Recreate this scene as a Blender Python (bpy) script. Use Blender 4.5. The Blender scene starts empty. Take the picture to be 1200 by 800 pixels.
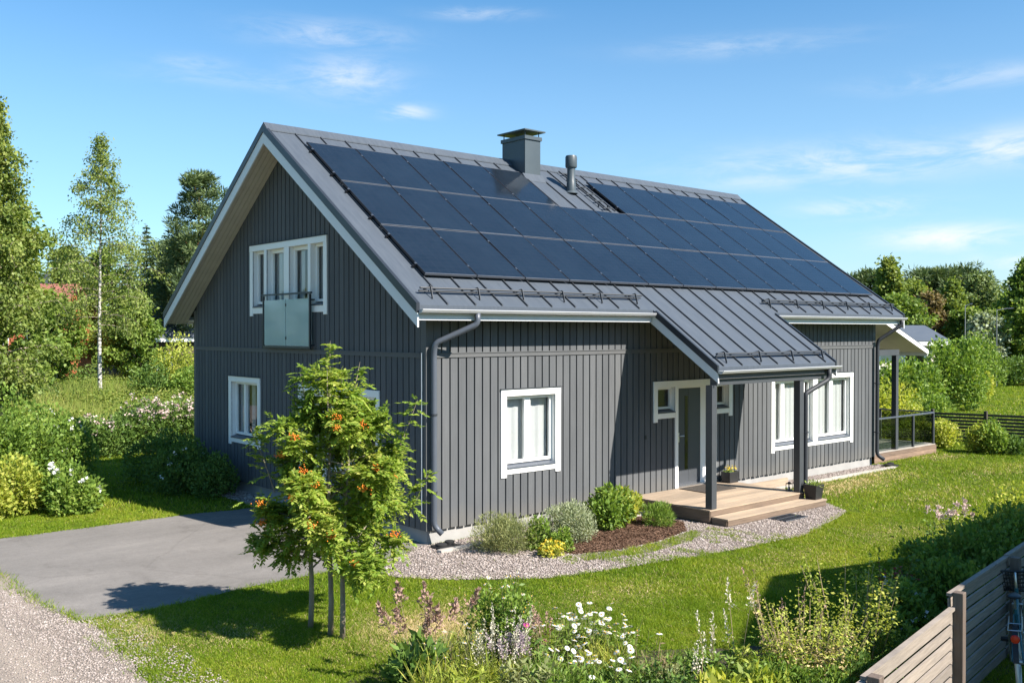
# Finnish-style house in a garden: everything is built here in code
import bpy, math, random
import numpy as np
from mathutils import Vector, Matrix

rng = np.random.default_rng(7)
random.seed(7)
SC = bpy.context.scene
COL = SC.collection
PI = math.pi

# ------------------------------------------------------------------ camera figures
CAMX, CAMY, CAMZ = -9.386, -13.116, 3.6
YAW, PITCH = math.radians(40.695), math.radians(-0.634)
FPX = 1122.13
FWD = np.array([math.sin(YAW), math.cos(YAW)])
RGT = np.array([math.cos(YAW), -math.sin(YAW)])


def at(px, depth):
    """ground point at a bearing and a distance in metres"""
    p = np.array([CAMX, CAMY]) + FWD * depth + RGT * ((px - 600) / FPX * depth)
    return float(p[0]), float(p[1])


# ------------------------------------------------------------------ materials
def nodes_of(name):
    m = bpy.data.materials.new(name)
    m.use_nodes = True
    nt = m.node_tree
    for n in list(nt.nodes):
        nt.nodes.remove(n)
    return m, nt


def N(nt, typ, **kw):
    n = nt.nodes.new(typ)
    for k, v in kw.items():
        if hasattr(n, k) and k not in ('inputs',):
            setattr(n, k, v)
    return n


def ramp(nt, fac, stops, interp='LINEAR'):
    r = nt.nodes.new('ShaderNodeValToRGB')
    r.color_ramp.interpolation = interp
    els = r.color_ramp.elements
    while len(els) < len(stops):
        els.new(0.5)
    for e, (p, c) in zip(els, stops):
        e.position = p
        e.color = (*c, 1) if len(c) == 3 else c
    nt.links.new(fac, r.inputs[0])
    return r.outputs[0]


def noise(nt, scale, detail=4, rough=.55, vec=None, dist=0):
    n = nt.nodes.new('ShaderNodeTexNoise')
    n.inputs['Scale'].default_value = scale
    n.inputs['Detail'].default_value = detail
    n.inputs['Roughness'].default_value = rough
    n.inputs['Distortion'].default_value = dist
    if vec is not None:
        nt.links.new(vec, n.inputs['Vector'])
    return n.outputs[0]


def mixc(nt, fac, a, b, mode='MIX'):
    m = nt.nodes.new('ShaderNodeMix')
    m.data_type = 'RGBA'
    m.blend_type = mode
    for s, v in ((m.inputs[0], fac), (m.inputs[6], a), (m.inputs[7], b)):
        if hasattr(v, 'is_linked'):
            nt.links.new(v, s)
        elif isinstance(v, (int, float)):
            s.default_value = v
        else:
            s.default_value = (*v, 1)
    return m.outputs[2]


def coords(nt, scale=(1, 1, 1), which='Position'):
    if which == 'Position':
        g = nt.nodes.new('ShaderNodeNewGeometry')
        o = g.outputs['Position']
    else:
        g = nt.nodes.new('ShaderNodeTexCoord')
        o = g.outputs[which]
    mp = nt.nodes.new('ShaderNodeMapping')
    mp.inputs['Scale'].default_value = scale
    nt.links.new(o, mp.inputs['Vector'])
    return mp.outputs[0]


def bump(nt, h, strength=.3, dist=.02, normal=None):
    b = nt.nodes.new('ShaderNodeBump')
    b.inputs['Strength'].default_value = strength
    b.inputs['Distance'].default_value = dist
    nt.links.new(h, b.inputs['Height'])
    if normal is not None:
        nt.links.new(normal, b.inputs['Normal'])
    return b.outputs[0]


def principled(nt, color=None, rough=.5, metal=0, spec=.5, normal=None, coat=0):
    p = nt.nodes.new('ShaderNodeBsdfPrincipled')
    if color is not None:
        if hasattr(color, 'is_linked'):
            nt.links.new(color, p.inputs['Base Color'])
        else:
            p.inputs['Base Color'].default_value = (*color, 1)
    if hasattr(rough, 'is_linked'):
        nt.links.new(rough, p.inputs['Roughness'])
    else:
        p.inputs['Roughness'].default_value = rough
    p.inputs['Metallic'].default_value = metal
    p.inputs['Specular IOR Level'].default_value = spec
    p.inputs['Coat Weight'].default_value = coat
    if normal is not None:
        nt.links.new(normal, p.inputs['Normal'])
    return p


def out(nt, sh):
    o = nt.nodes.new('ShaderNodeOutputMaterial')
    nt.links.new(sh.outputs[0] if hasattr(sh, 'outputs') else sh, o.inputs['Surface'])


def paint(name, c, rough=.5, var=.12, scale=3.0, stretch=(1, 1, 1), bmp=.0, spec=.4, metal=0):
    """painted or plain surface with gentle mottling"""
    m, nt = nodes_of(name)
    v = coords(nt, stretch)
    n1 = noise(nt, scale, 6, .65, v)
    c = np.array(c)
    col = ramp(nt, n1, [(.25, tuple(c * (1 - var))), (.75, tuple(np.minimum(c * (1 + var), 1)))])
    nrm = None
    if bmp:
        n2 = noise(nt, scale * 25, 3, .6, v)
        nrm = bump(nt, n2, bmp, .004)
    rr = ramp(nt, n1, [(.2, (rough * .85,) * 3), (.8, (min(1, rough * 1.15),) * 3)])
    out(nt, principled(nt, col, rr, metal, spec, nrm))
    return m


def wood(name, c, along=(1, 20, 20), var=.3, rough=.7):
    """grain stretched along one axis"""
    m, nt = nodes_of(name)
    v = coords(nt, along)
    n1 = noise(nt, 2.2, 6, .65, v)
    n2 = noise(nt, 1.3, 3, .5, coords(nt, (1, 1, 1)))
    g = nt.nodes.new('ShaderNodeNewGeometry')
    c = np.array(c)
    a = ramp(nt, n1, [(.25, tuple(c * (1 - var))), (.75, tuple(c * (1 + var)))])
    b = ramp(nt, n2, [(.3, (.78, .8, .84)), (.7, (1, 1, 1))])
    col = mixc(nt, .8, a, b, 'MULTIPLY')
    isl = ramp(nt, g.outputs['Random Per Island'], [(0, (.66, .67, .68)), (1, (1.05, 1.04, 1.02))])
    col = mixc(nt, .9, col, isl, 'MULTIPLY')
    out(nt, principled(nt, col, rough, 0, .25, bump(nt, n1, .35, .004)))
    return m


def leaf(name, cols, trans=.3, rough=.45, spec=.2, tcol=None, pos_scale=.8):
    """leaf faces: each leaf takes its own tone, clumps drift slowly in tone"""
    m, nt = nodes_of(name)
    g = nt.nodes.new('ShaderNodeNewGeometry')
    n1 = noise(nt, pos_scale, 3, .5, g.outputs['Position'])
    add = nt.nodes.new('ShaderNodeMath')
    add.operation = 'MULTIPLY_ADD'
    nt.links.new(g.outputs['Random Per Island'], add.inputs[0])
    add.inputs[1].default_value = .62
    mul = nt.nodes.new('ShaderNodeMath')
    mul.operation = 'MULTIPLY_ADD'
    nt.links.new(n1, mul.inputs[0])
    mul.inputs[1].default_value = 1.1
    mul.inputs[2].default_value = -.36
    nt.links.new(mul.outputs[0], add.inputs[2])
    gain = 1.9 if name.split('_')[-1] in ('leaf', 'needles', 'blade') else 1.0
    if name == 'grass_blade': gain = 1.5
    hue = (1.05, 1.0, 1.25) if gain == 1.9 else (1, 1, 1)
    st = [(i / (len(cols) - 1), tuple(gain * v * q for v, q in zip(c, hue))) for i, c in enumerate(cols)]
    col = ramp(nt, add.outputs[0], st)
    p = principled(nt, col, max(rough, .5), 0, min(spec, .22))
    tr = nt.nodes.new('ShaderNodeBsdfTranslucent')
    tc = mixc(nt, 1.0, col, tcol or (1.35, 1.35, .6), 'MULTIPLY')
    nt.links.new(tc, tr.inputs[0])
    mx = nt.nodes.new('ShaderNodeMixShader')
    mx.inputs[0].default_value = trans
    nt.links.new(p.outputs[0], mx.inputs[1])
    nt.links.new(tr.outputs[0], mx.inputs[2])
    out(nt, mx)
    return m


def glass(name, tint=(.95, .96, .96), ior=1.5, rough=0.0, extra=0.0):
    m, nt = nodes_of(name)
    t = nt.nodes.new('ShaderNodeBsdfTransparent')
    t.inputs[0].default_value = (*tint, 1)
    g = nt.nodes.new('ShaderNodeBsdfGlossy')
    g.inputs['Roughness'].default_value = rough
    lw = nt.nodes.new('ShaderNodeLayerWeight')
    lw.inputs[0].default_value = .5
    pw = nt.nodes.new('ShaderNodeMath')
    pw.operation = 'POWER'
    nt.links.new(lw.outputs['Facing'], pw.inputs[0])
    pw.inputs[1].default_value = 5
    a = nt.nodes.new('ShaderNodeMath')
    a.operation = 'MULTIPLY_ADD'
    nt.links.new(pw.outputs[0], a.inputs[0])
    a.inputs[1].default_value = .95 - extra
    a.inputs[2].default_value = .045 + extra
    fac = a.outputs[0]
    mx = nt.nodes.new('ShaderNodeMixShader')
    nt.links.new(fac, mx.inputs[0])
    nt.links.new(t.outputs[0], mx.inputs[1])
    nt.links.new(g.outputs[0], mx.inputs[2])
    out(nt, mx)
    return m


# ------------------------------------------------------------------ mesh builder
class MB:
    def __init__(s):
        s.v, s.f, s.m, s.cur = [], [], [], 0

    def add(s, vs, fs):
        o = len(s.v)
        s.v += [tuple(map(float, p)) for p in vs]
        for f in fs:
            s.f.append([i + o for i in f])
            s.m.append(s.cur)

    def box(s, x0, x1, y0, y1, z0, z1):
        if x0 > x1: x0, x1 = x1, x0
        if y0 > y1: y0, y1 = y1, y0
        if z0 > z1: z0, z1 = z1, z0
        s.add([(x0, y0, z0), (x1, y0, z0), (x1, y1, z0), (x0, y1, z0), (x0, y0, z1), (x1, y0, z1), (x1, y1, z1), (x0, y1, z1)],
              [(0, 3, 2, 1), (4, 5, 6, 7), (0, 1, 5, 4), (1, 2, 6, 5), (2, 3, 7, 6), (3, 0, 4, 7)])

    def bar(s, a, b, w, h, up=(0, 0, 1)):
        """box of section w x h from a to b"""
        a, b, up = Vector(a), Vector(b), Vector(up)
        d = (b - a).normalized()
        r = d.cross(up)
        if r.length < 1e-6:
            r = d.cross(Vector((1, 0, 0)))
        r.normalize()
        u = r.cross(d)
        vs = []
        for p in (a, b):
            for i, j in ((-1, -1), (1, -1), (1, 1), (-1, 1)):
                vs.append(p + r * (i * w / 2) + u * (j * h / 2))
        s.add(vs, [(3, 2, 1, 0), (4, 5, 6, 7), (0, 1, 5, 4), (1, 2, 6, 5), (2, 3, 7, 6), (3, 0, 4, 7)])

    def prism(s, pts, axis, a0, a1):
        """2D polygon extruded along axis x (pts are y,z), y (x,z) or z (x,y)"""
        n = len(pts)
        mk = {'x': lambda p, a: (a, p[0], p[1]), 'y': lambda p, a: (p[0], a, p[1]), 'z': lambda p, a: (p[0], p[1], a)}[axis]
        vs = [mk(p, a0) for p in pts] + [mk(p, a1) for p in pts]
        s.add(vs, [tuple(range(n))[::-1], tuple(range(n, 2 * n))] + [(i, (i + 1) % n, (i + 1) % n + n, i + n) for i in range(n)])

    def tube(s, pts, rad, n=8, cap=True):
        pts = [Vector(p) for p in pts]
        if not hasattr(rad, '__len__'):
            rad = [rad] * len(pts)
        o = len(s.v)
        ref = None
        for i, p in enumerate(pts):
            d = (pts[min(i + 1, len(pts) - 1)] - pts[max(i - 1, 0)]).normalized()
            if ref is None:
                ref = d.cross(Vector((0, 0, 1)))
                if ref.length < .05:
                    ref = d.cross(Vector((1, 0, 0)))
            ref = (ref - d * ref.dot(d)).normalized()
            b = d.cross(ref)
            for k in range(n):
                a = 2 * PI * k / n
                q = p + ref * (math.cos(a) * rad[i]) + b * (math.sin(a) * rad[i])
                s.v.append((q.x, q.y, q.z))
        for i in range(len(pts) - 1):
            for k in range(n):
                s.f.append([o + i * n + k, o + i * n + (k + 1) % n, o + (i + 1) * n + (k + 1) % n, o + (i + 1) * n + k])
                s.m.append(s.cur)
        if cap:
            s.f.append([o + k for k in range(n)][::-1]); s.m.append(s.cur)
            e = o + (len(pts) - 1) * n
            s.f.append([e + k for k in range(n)]); s.m.append(s.cur)

    def lathe(s, prof, c=(0, 0, 0), n=20):
        """profile of (r, z)"""
        o = len(s.v)
        for r, z in prof:
            for k in range(n):
                a = 2 * PI * k / n
                s.v.append((c[0] + r * math.cos(a), c[1] + r * math.sin(a), c[2] + z))
        for i in range(len(prof) - 1):
            for k in range(n):
                s.f.append([o + i * n + k, o + i * n + (k + 1) % n, o + (i + 1) * n + (k + 1) % n, o + (i + 1) * n + k])
                s.m.append(s.cur)

    def torus(s, c, R, r, axis, n=28, k=8):
        ax = Vector(axis).normalized()
        u = ax.cross(Vector((0, 0, 1)))
        if u.length < .1:
            u = ax.cross(Vector((1, 0, 0)))
        u.normalize(); w = ax.cross(u)
        o = len(s.v)
        for i in range(n):
            a = 2 * PI * i / n
            d = u * math.cos(a) + w * math.sin(a)
            for j in range(k):
                b = 2 * PI * j / k
                q = Vector(c) + d * (R + r * math.cos(b)) + ax * (r * math.sin(b))
                s.v.append((q.x, q.y, q.z))
        for i in range(n):
            for j in range(k):
                s.f.append([o + i * k + j, o + i * k + (j + 1) % k, o + ((i + 1) % n) * k + (j + 1) % k, o + ((i + 1) % n) * k + j])
                s.m.append(s.cur)

    def build(s, name, mats, parent=None, smooth=False, bevel=0, local=False):
        me = bpy.data.meshes.new(name)
        v = np.array(s.v, dtype=float).reshape(-1, 3)
        if parent is not None and not local:
            v = v - np.array(root_loc(parent))
        me.from_pydata(v.tolist(), [], s.f)
        if not isinstance(mats, (list, tuple)):
            mats = [mats]
        for m in mats:
            me.materials.append(m)
        if len(mats) > 1:
            me.polygons.foreach_set('material_index', s.m)
        if smooth:
            me.polygons.foreach_set('use_smooth', [True] * len(me.polygons))
        me.validate()
        me.update()
        o = bpy.data.objects.new(name, me)
        COL.objects.link(o)
        if parent is not None:
            o.parent = parent
        if smooth == 'auto':
            md = None
            try:
                me.set_sharp_from_angle(angle=math.radians(40))
            except Exception:
                pass
        if bevel:
            md = o.modifiers.new('bevel', 'BEVEL')
            md.width = bevel
            md.segments = 2
            md.limit_method = 'ANGLE'
        return o


def root_loc(o):
    l = Vector((0, 0, 0))
    while o is not None:
        l += o.location
        o = o.parent
    return tuple(l)


def fast_mesh(name, V, F, mat, parent=None, smooth=False, local=False, midx=None):
    """V (n,3), F (m,k) arrays of equal-sized faces"""
    me = bpy.data.meshes.new(name)
    V = np.asarray(V, dtype=np.float32)
    if parent is not None and not local:
        V = V - np.array(root_loc(parent), dtype=np.float32)
    F = np.asarray(F, dtype=np.int32)
    m, k = F.shape
    me.vertices.add(len(V)); me.vertices.foreach_set('co', V.ravel())
    me.loops.add(m * k); me.loops.foreach_set('vertex_index', F.ravel())
    me.polygons.add(m); me.polygons.foreach_set('loop_start', np.arange(0, m * k, k, dtype=np.int32))
    mats = mat if isinstance(mat, (list, tuple)) else [mat]
    for mm in mats:
        me.materials.append(mm)
    if midx is not None:
        me.polygons.foreach_set('material_index', np.asarray(midx, dtype=np.int32))
    if smooth:
        me.polygons.foreach_set('use_smooth', np.ones(m, dtype=bool))
    me.update(calc_edges=True)
    o = bpy.data.objects.new(name, me)
    COL.objects.link(o)
    if parent is not None:
        o.parent = parent
    return o


def tag(o, label=None, cat=None, group=None, kind=None):
    if label: o['label'] = label
    if cat: o['category'] = cat
    if group: o['group'] = group
    if kind: o['kind'] = kind
    return o


def thing(name, label, cat, loc=(0, 0, 0), group=None):
    o = bpy.data.objects.new(name, None)
    o.empty_display_size = .2
    COL.objects.link(o)
    o.location = loc
    return tag(o, label, cat, group)


def clone(root, loc, rotz=0, scale=1, label=None, group=None):
    """copy a thing with its parts and sub-parts"""
    def rec(o, par):
        c = o.copy()
        COL.objects.link(c)
        c.parent = par
        for ch in list(o.children):
            rec(ch, c)
        return c
    r = rec(root, None)
    r.location = loc
    r.rotation_euler = (0, 0, rotz)
    r.scale = (scale, scale, scale) if not hasattr(scale, '__len__') else scale
    if label: r['label'] = label
    if group: r['group'] = group
    return r


# ------------------------------------------------------------------ foliage helpers
def unit(a):
    a = np.asarray(a, dtype=float)
    return a / np.maximum(np.linalg.norm(a, axis=-1, keepdims=True), 1e-9)


def rvec(n, r=rng):
    return unit(r.normal(size=(n, 3)))


def leaf_quads(P, D, L, Wd, r=rng, up=.6, fold=.25):
    """one folded pointed quad per leaf; P base, D direction, L length, Wd width"""
    n = len(P)
    L = np.broadcast_to(np.asarray(L, dtype=float), (n,))[:, None]
    Wd = np.broadcast_to(np.asarray(Wd, dtype=float), (n,))[:, None]
    D = unit(D)
    nrm = unit(r.normal(size=(n, 3)) * (1 - up) + np.array([0, 0, 1.0]) * up)
    S = unit(np.cross(D, nrm) + 1e-6)
    U = np.cross(S, D)
    V = np.stack([P, P + D * L * .45 + S * Wd * .5 + U * Wd * fold, P + D * L, P + D * L * .45 - S * Wd * .5 + U * Wd * fold], 1)
    F = np.arange(4 * n).reshape(n, 4)
    return V.reshape(-1, 3), F


def join(parts):
    Vs, Fs, o = [], [], 0
    for V, F in parts:
        Vs.append(V); Fs.append(F + o); o += len(V)
    return np.concatenate(Vs), np.concatenate(Fs)


def curve_pts(a, d, length, droop, n=6, wob=.0, r=random):
    """a limb: starts at a along d, bends down by droop (m) at its end"""
    a, d = Vector(a), Vector(d).normalized()
    pts = []
    w = Vector((r.uniform(-1, 1), r.uniform(-1, 1), r.uniform(-1, 1))) * wob * length
    for i in range(n + 1):
        t = i / n
        pts.append(a + d * (length * t) + Vector((0, 0, -droop * t * t)) + w * (t * (1 - t)))
    return pts


def tree_geo(h, r0, crown_base, R, prof, n_limbs, up=.5, droop=.3, twigs=7, leaves=22, lsize=.1, laspect=.6, ldown=.3, twig_len=.35,
             spread=.09, lean=(0, 0), seed=1, top_limbs=True, twig_droop=.2):
    """returns limb MB, leaf V/F for a broadleaf tree standing at the origin"""
    rr = random.Random(seed)
    rn = np.random.default_rng(seed)
    mb = MB()
    tp, tr = [], []
    K = 12
    tk = MB()
    wx, wy = rr.uniform(-.03, .03) * h, rr.uniform(-.03, .03) * h
    for i in range(K + 1):
        t = i / K
        tp.append(Vector((lean[0] * t + wx * math.sin(t * 5), lean[1] * t + wy * math.sin(t * 4 + 1), h * t)))
        tr.append(r0 * (1 - .93 * t) * (1 + .35 * max(0, 1 - t * 14)))
    tk.tube(tp, tr, 8)

    def trunk(t):
        i = min(int(t * K), K - 1)
        return tp[i].lerp(tp[i + 1], t * K - i)
    LP, LD = [], []
    ga = rr.uniform(0, 6)
    for k in range(n_limbs):
        t = crown_base + (1 - crown_base) * ((k + rr.random()) / n_limbs) ** .9
        t = min(t, .985)
        rel = (t - crown_base) / (1 - crown_base)
        ln = R * prof(rel) * rr.uniform(.65, 1.12)
        ga += 2.4 + rr.uniform(-.5, .5)
        el = up * rr.uniform(.6, 1.3) + rel * .5
        d = Vector((math.cos(ga) * math.cos(el), math.sin(ga) * math.cos(el), math.sin(el)))
        base = trunk(t)
        ps = curve_pts(base, d, ln, droop * ln * rr.uniform(.6, 1.3), 5, .15, rr)
        rb = max(.006, r0 * .34 * (1 - t * .8))
        mb.tube(ps, [rb * (1 - .85 * i / 5) for i in range(6)], 5, cap=False)
        for q in range(twigs):
            s = (q + rr.random()) / twigs
            s = .25 + .75 * s
            i = min(int(s * 5), 4)
            p = ps[i].lerp(ps[i + 1], s * 5 - i)
            a2 = rr.uniform(0, 2 * PI)
            td = (d * .5 + Vector((math.cos(a2), math.sin(a2), rr.uniform(-.3, .6)))).normalized()
            tl = twig_len * ln * rr.uniform(.5, 1.2) * (1.15 - s * .5)
            tq = curve_pts(p, td, tl, twig_droop * tl * 2.2, 3, .1, rr)
            mb.tube(tq, [rb * .3, rb * .22, rb * .15, .002], 3, cap=False)
            nl = max(3, int(leaves * rr.uniform(.5, 1.4) * (.3 + .8 * min(1, ln / R))))
            tt = rn.random(nl) ** .7
            A = np.array([tuple(x) for x in tq])
            ii = np.minimum((tt * 3).astype(int), 2)
            fr = (tt * 3 - ii)[:, None]
            P = A[ii] * (1 - fr) + A[ii + 1] * fr + rn.normal(size=(nl, 3)) * spread * np.array([1, 1, .8])
            LP.append(P)
            LD.append(np.array(tuple(td)) * .5 + rn.normal(size=(nl, 3)) * .7 + np.array([0, 0, -ldown]))
    P = np.concatenate(LP); D = np.concatenate(LD)
    L = lsize * rn.uniform(.7, 1.3, len(P))
    V, F = leaf_quads(P, D, L, L * laspect, rn, .55)
    return mb, V, F, tk


def conifer_geo(h, r0, base, R, whorls, per, lsize=.22, seed=1, droop=.35, power=.95, dens=9):
    rr = random.Random(seed); rn = np.random.default_rng(seed)
    mb = MB()
    mb.tube([(0, 0, 0), (0, 0, h * .5), (0, 0, h)], [r0, r0 * .55, .01], 7)
    LP, LD, LS = [], [], []
    for w in range(whorls):
        rel = (w + rr.random() * .6) / whorls
        z = base + (h * .985 - base) * rel
        for k in range(per):
            a = rr.uniform(0, 2 * PI)
            ln = R * (1 - rel) ** power * rr.uniform(.6, 1.1) + .12
            d = Vector((math.cos(a), math.sin(a), .25 * rel + .05))
            ps = curve_pts((0, 0, z), d, ln, droop * ln, 3, .05, rr)
            mb.tube(ps, [r0 * .12, r0 * .09, r0 * .06, .003], 3, cap=False)
            A = np.array([tuple(x) for x in ps])
            n = max(5, int(dens * (ln / R) * 6))
            t = rn.random(n)
            ii = np.minimum((t * 3).astype(int), 2); fr = (t * 3 - ii)[:, None]
            P = A[ii] * (1 - fr) + A[ii + 1] * fr
            side = np.array([-math.sin(a), math.cos(a), 0])
            LP.append(P + side * rn.normal(size=(n, 1)) * ln * .16)
            LD.append(np.array(tuple(d)) + side * rn.normal(size=(n, 1)) * .9 + np.array([0, 0, -.6]) + rn.normal(size=(n, 3)) * .3)
            LS.append(np.full(n, .4 + .6 * min(1, ln / R)))
    n = 70      # the leader
    t = rn.random(n)
    LP.append(np.stack([rn.normal(size=n) * .05, rn.normal(size=n) * .05, h * .9 + h * .1 * t], 1))
    LD.append(rn.normal(size=(n, 3)) * np.array([1, 1, .3]) + np.array([0, 0, .5])); LS.append(.3 + .45 * (1 - t))
    P = np.concatenate(LP); D = np.concatenate(LD)
    L = lsize * rn.uniform(.6, 1.4, len(P)) * np.concatenate(LS)
    V, F = leaf_quads(P, D, L, L * .3, rn, .25)
    return mb, V, F


def pine_geo(h, r0, base, R, n, lsize=.28, seed=1, dens=70):
    """bare trunk, limbs ending in needle clumps"""
    rr = random.Random(seed); rn = np.random.default_rng(seed)
    mb = MB()
    bend = rr.uniform(-.25, .25)
    tp = [Vector((bend * math.sin(i / 8 * 3), bend * .6 * math.sin(i / 8 * 4), h * i / 8)) for i in range(9)]
    mb.tube(tp, [r0 * (1 - .85 * i / 8) for i in range(9)], 7)
    LP, LD = [], []
    for k in range(n):
        rel = (k + rr.random()) / n
        z = base + (h - base) * rel
        i = min(int(z / h * 8), 7)
        b = tp[i].lerp(tp[i + 1], z / h * 8 - i)
        a = k * 2.4 + rr.uniform(-.6, .6)
        ln = R * (math.sin(PI * (.18 + .78 * rel)) ** .8) * rr.uniform(.55, 1.15)
        d = Vector((math.cos(a), math.sin(a), .15 + .7 * rel))
        ps = curve_pts(b, d, ln, -.15 * ln, 4, .2, rr)
        mb.tube(ps, [r0 * .25, r0 * .2, r0 * .15, r0 * .1, .006], 4, cap=False)
        for q in range(5):
            c = np.array(tuple(ps[4 - q // 2])) + rn.normal(size=3) * ln * .16
            m = int(dens * rr.uniform(.6, 1.3))
            sz = R * .2 * rr.uniform(.7, 1.3)
            off = rvec(m, rn) * (rn.random((m, 1)) ** .5) * sz * np.array([1.15, 1.15, .6])
            LP.append(c + off)
            LD.append(unit(off) + np.array([0, 0, .5]) + rn.normal(size=(m, 3)) * .3)
    P = np.concatenate(LP); D = np.concatenate(LD)
    L = lsize * rn.uniform(.6, 1.3, len(P))
    V, F = leaf_quads(P, D, L, L * .22, rn, .3)
    return mb, V, F


def shrub_geo(rx, ry, h, n, lsize, seed=1, lumps=9, laspect=.6, low=.0, shell=.45, spiky=.0, stems=10, flop=.0, ups=.35):
    """a leafy mound at the origin made of uneven lumps; leaves fill the outer part of each lump"""
    rr = random.Random(seed); rn = np.random.default_rng(seed)
    mb = MB()
    LP, LD = [], []
    cs = []
    for k in range(lumps):
        a = k * 2.4 + rr.uniform(-.4, .4)
        q = math.sqrt((k + .4) / lumps) * .68
        zc = h * (rr.uniform(.32, .68) if k else .66) * (1 - .25 * q)
        cs.append((q * rx * math.cos(a), q * ry * math.sin(a), zc, rr.uniform(.34, .52)))
    tot = sum(c[3] ** 2 for c in cs)
    for cx, cy, cz, s in cs:
        m = int(n * s * s / tot)
        o = rvec(m, rn)
        rad = 1 - shell * rn.random((m, 1)) ** 1.6
        rad += (rn.random((m, 1)) < .08) * rn.random((m, 1)) * (.15 + spiky)
        sc = np.array([rx * s, ry * s, min(h * s, cz + .02 if low <= 0 else h * s)])
        P = np.array([cx, cy, cz]) + o * rad * sc
        P[:, 2] = np.maximum(P[:, 2], .02 + low * rn.random(m))
        LP.append(P)
        LD.append(o * .7 + rn.normal(size=(m, 3)) * .55 + np.array([0, 0, ups - flop]))
    for k in range(stems):
        c = rr.choice(cs)
        mb.tube(curve_pts((rr.uniform(-.15, .15) * rx, rr.uniform(-.15, .15) * ry, 0),
                          (c[0], c[1], c[2] * 1.3), math.sqrt(c[0] ** 2 + c[1] ** 2 + c[2] ** 2) * 1.2, 0, 3, .1, rr), [.012, .01, .007, .003], 4, cap=False)
    P = np.concatenate(LP); D = np.concatenate(LD)
    L = lsize * rn.uniform(.65, 1.35, len(P))
    V, F = leaf_quads(P, D, L, L * laspect, rn, .5)
    return mb, V, F


def plant_thing(name, label, cat, loc, geo, mat_leaf, mat_wood, group=None, crown='foliage', stem='stem'):
    mb, V, F = geo[:3]
    t = thing(name, label, cat, loc, group)
    if len(geo) > 3:
        geo[3].build(stem, mat_wood, t, smooth=True, local=True)
        mb.build('branches', M['bark'], t, smooth=True, local=True)
    elif mb.v:
        mb.build(stem, mat_wood, t, smooth=True, local=True)
    fast_mesh(crown, V, F, mat_leaf, t, local=True)
    return t


def in_poly(P, poly):
    x, y = P[:, 0], P[:, 1]
    res = np.zeros(len(P), dtype=bool)
    n = len(poly)
    for i in range(n):
        x1, y1 = poly[i]; x2, y2 = poly[(i + 1) % n]
        c = ((y1 > y) != (y2 > y)) & (x < (x2 - x1) * (y - y1) / (y2 - y1 + 1e-12) + x1)
        res ^= c
    return res
EXPOSURE = 1.3
CLOUDS = [(30.84, 14.55, 2.81, 1.02, 0.62), (29.85, 16.83, 4.08, 0.66, 0.45), (34.49, 12.76, 1.33, 0.41, 0.6), (25.73, 14.14, 5.62, 0.51, 0.25), (60.31, 9.42, 7.66, 1.02, 0.62), (61.22, 6.88, 3.32, 0.56, 0.75), (65.14, 5.08, 3.32, 0.66, 0.9), (68.23, 9.67, 2.55, 0.92, 0.8), (54.22, 16.08, 5.62, 0.51, 0.3), (65.98, 13.4, 4.6, 0.51, 0.4), (38.65, 18.22, 2.81, 0.31, 0.35), (68.43, 3.73, 2.55, 0.46, 0.6), (55.66, 8.69, 4.08, 0.61, 0.4), (22.45, 14.82, 2.04, 0.41, 0.3)]
# ------------------------------------------------------------------ palette
M = {}
def cladding():
    """painted boards: each board its own tone, streaky fading, a little splash dirt low down"""
    m, nt = nodes_of('charcoal_cladding_paint')
    g = nt.nodes.new('ShaderNodeNewGeometry')
    isl = ramp(nt, g.outputs['Random Per Island'], [(0, (.090, .0955, .1015)), (.6, (.0995, .105, .111)), (1, (.109, .114, .119))])
    n1 = noise(nt, 2.2, 6, .65, coords(nt, (1, 1, .22)))
    n2 = noise(nt, 30, 4, .7, coords(nt, (1, 1, .06)))
    c = mixc(nt, 1, isl, ramp(nt, n1, [(.25, (.86, .86, .86)), (.75, (1.1, 1.1, 1.1))]), 'MULTIPLY')
    c = mixc(nt, .7, c, ramp(nt, n2, [(.3, (.88, .88, .88)), (.7, (1.08, 1.08, 1.08))]), 'MULTIPLY')
    sp = nt.nodes.new('ShaderNodeSeparateXYZ')
    nt.links.new(g.outputs['Position'], sp.inputs[0])
    mm = nt.nodes.new('ShaderNodeMath'); mm.operation = 'MULTIPLY_ADD'
    nt.links.new(n1, mm.inputs[0]); mm.inputs[1].default_value = -.55
    nt.links.new(sp.outputs[2], mm.inputs[2])
    dirt = ramp(nt, mm.outputs[0], [(.02, (.55, .55, .55)), (.30, (0, 0, 0))])
    c = mixc(nt, dirt, c, (.13, .125, .115))
    out(nt, principled(nt, c, .72, 0, .12, bump(nt, n2, .18, .004)))
    return m


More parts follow.
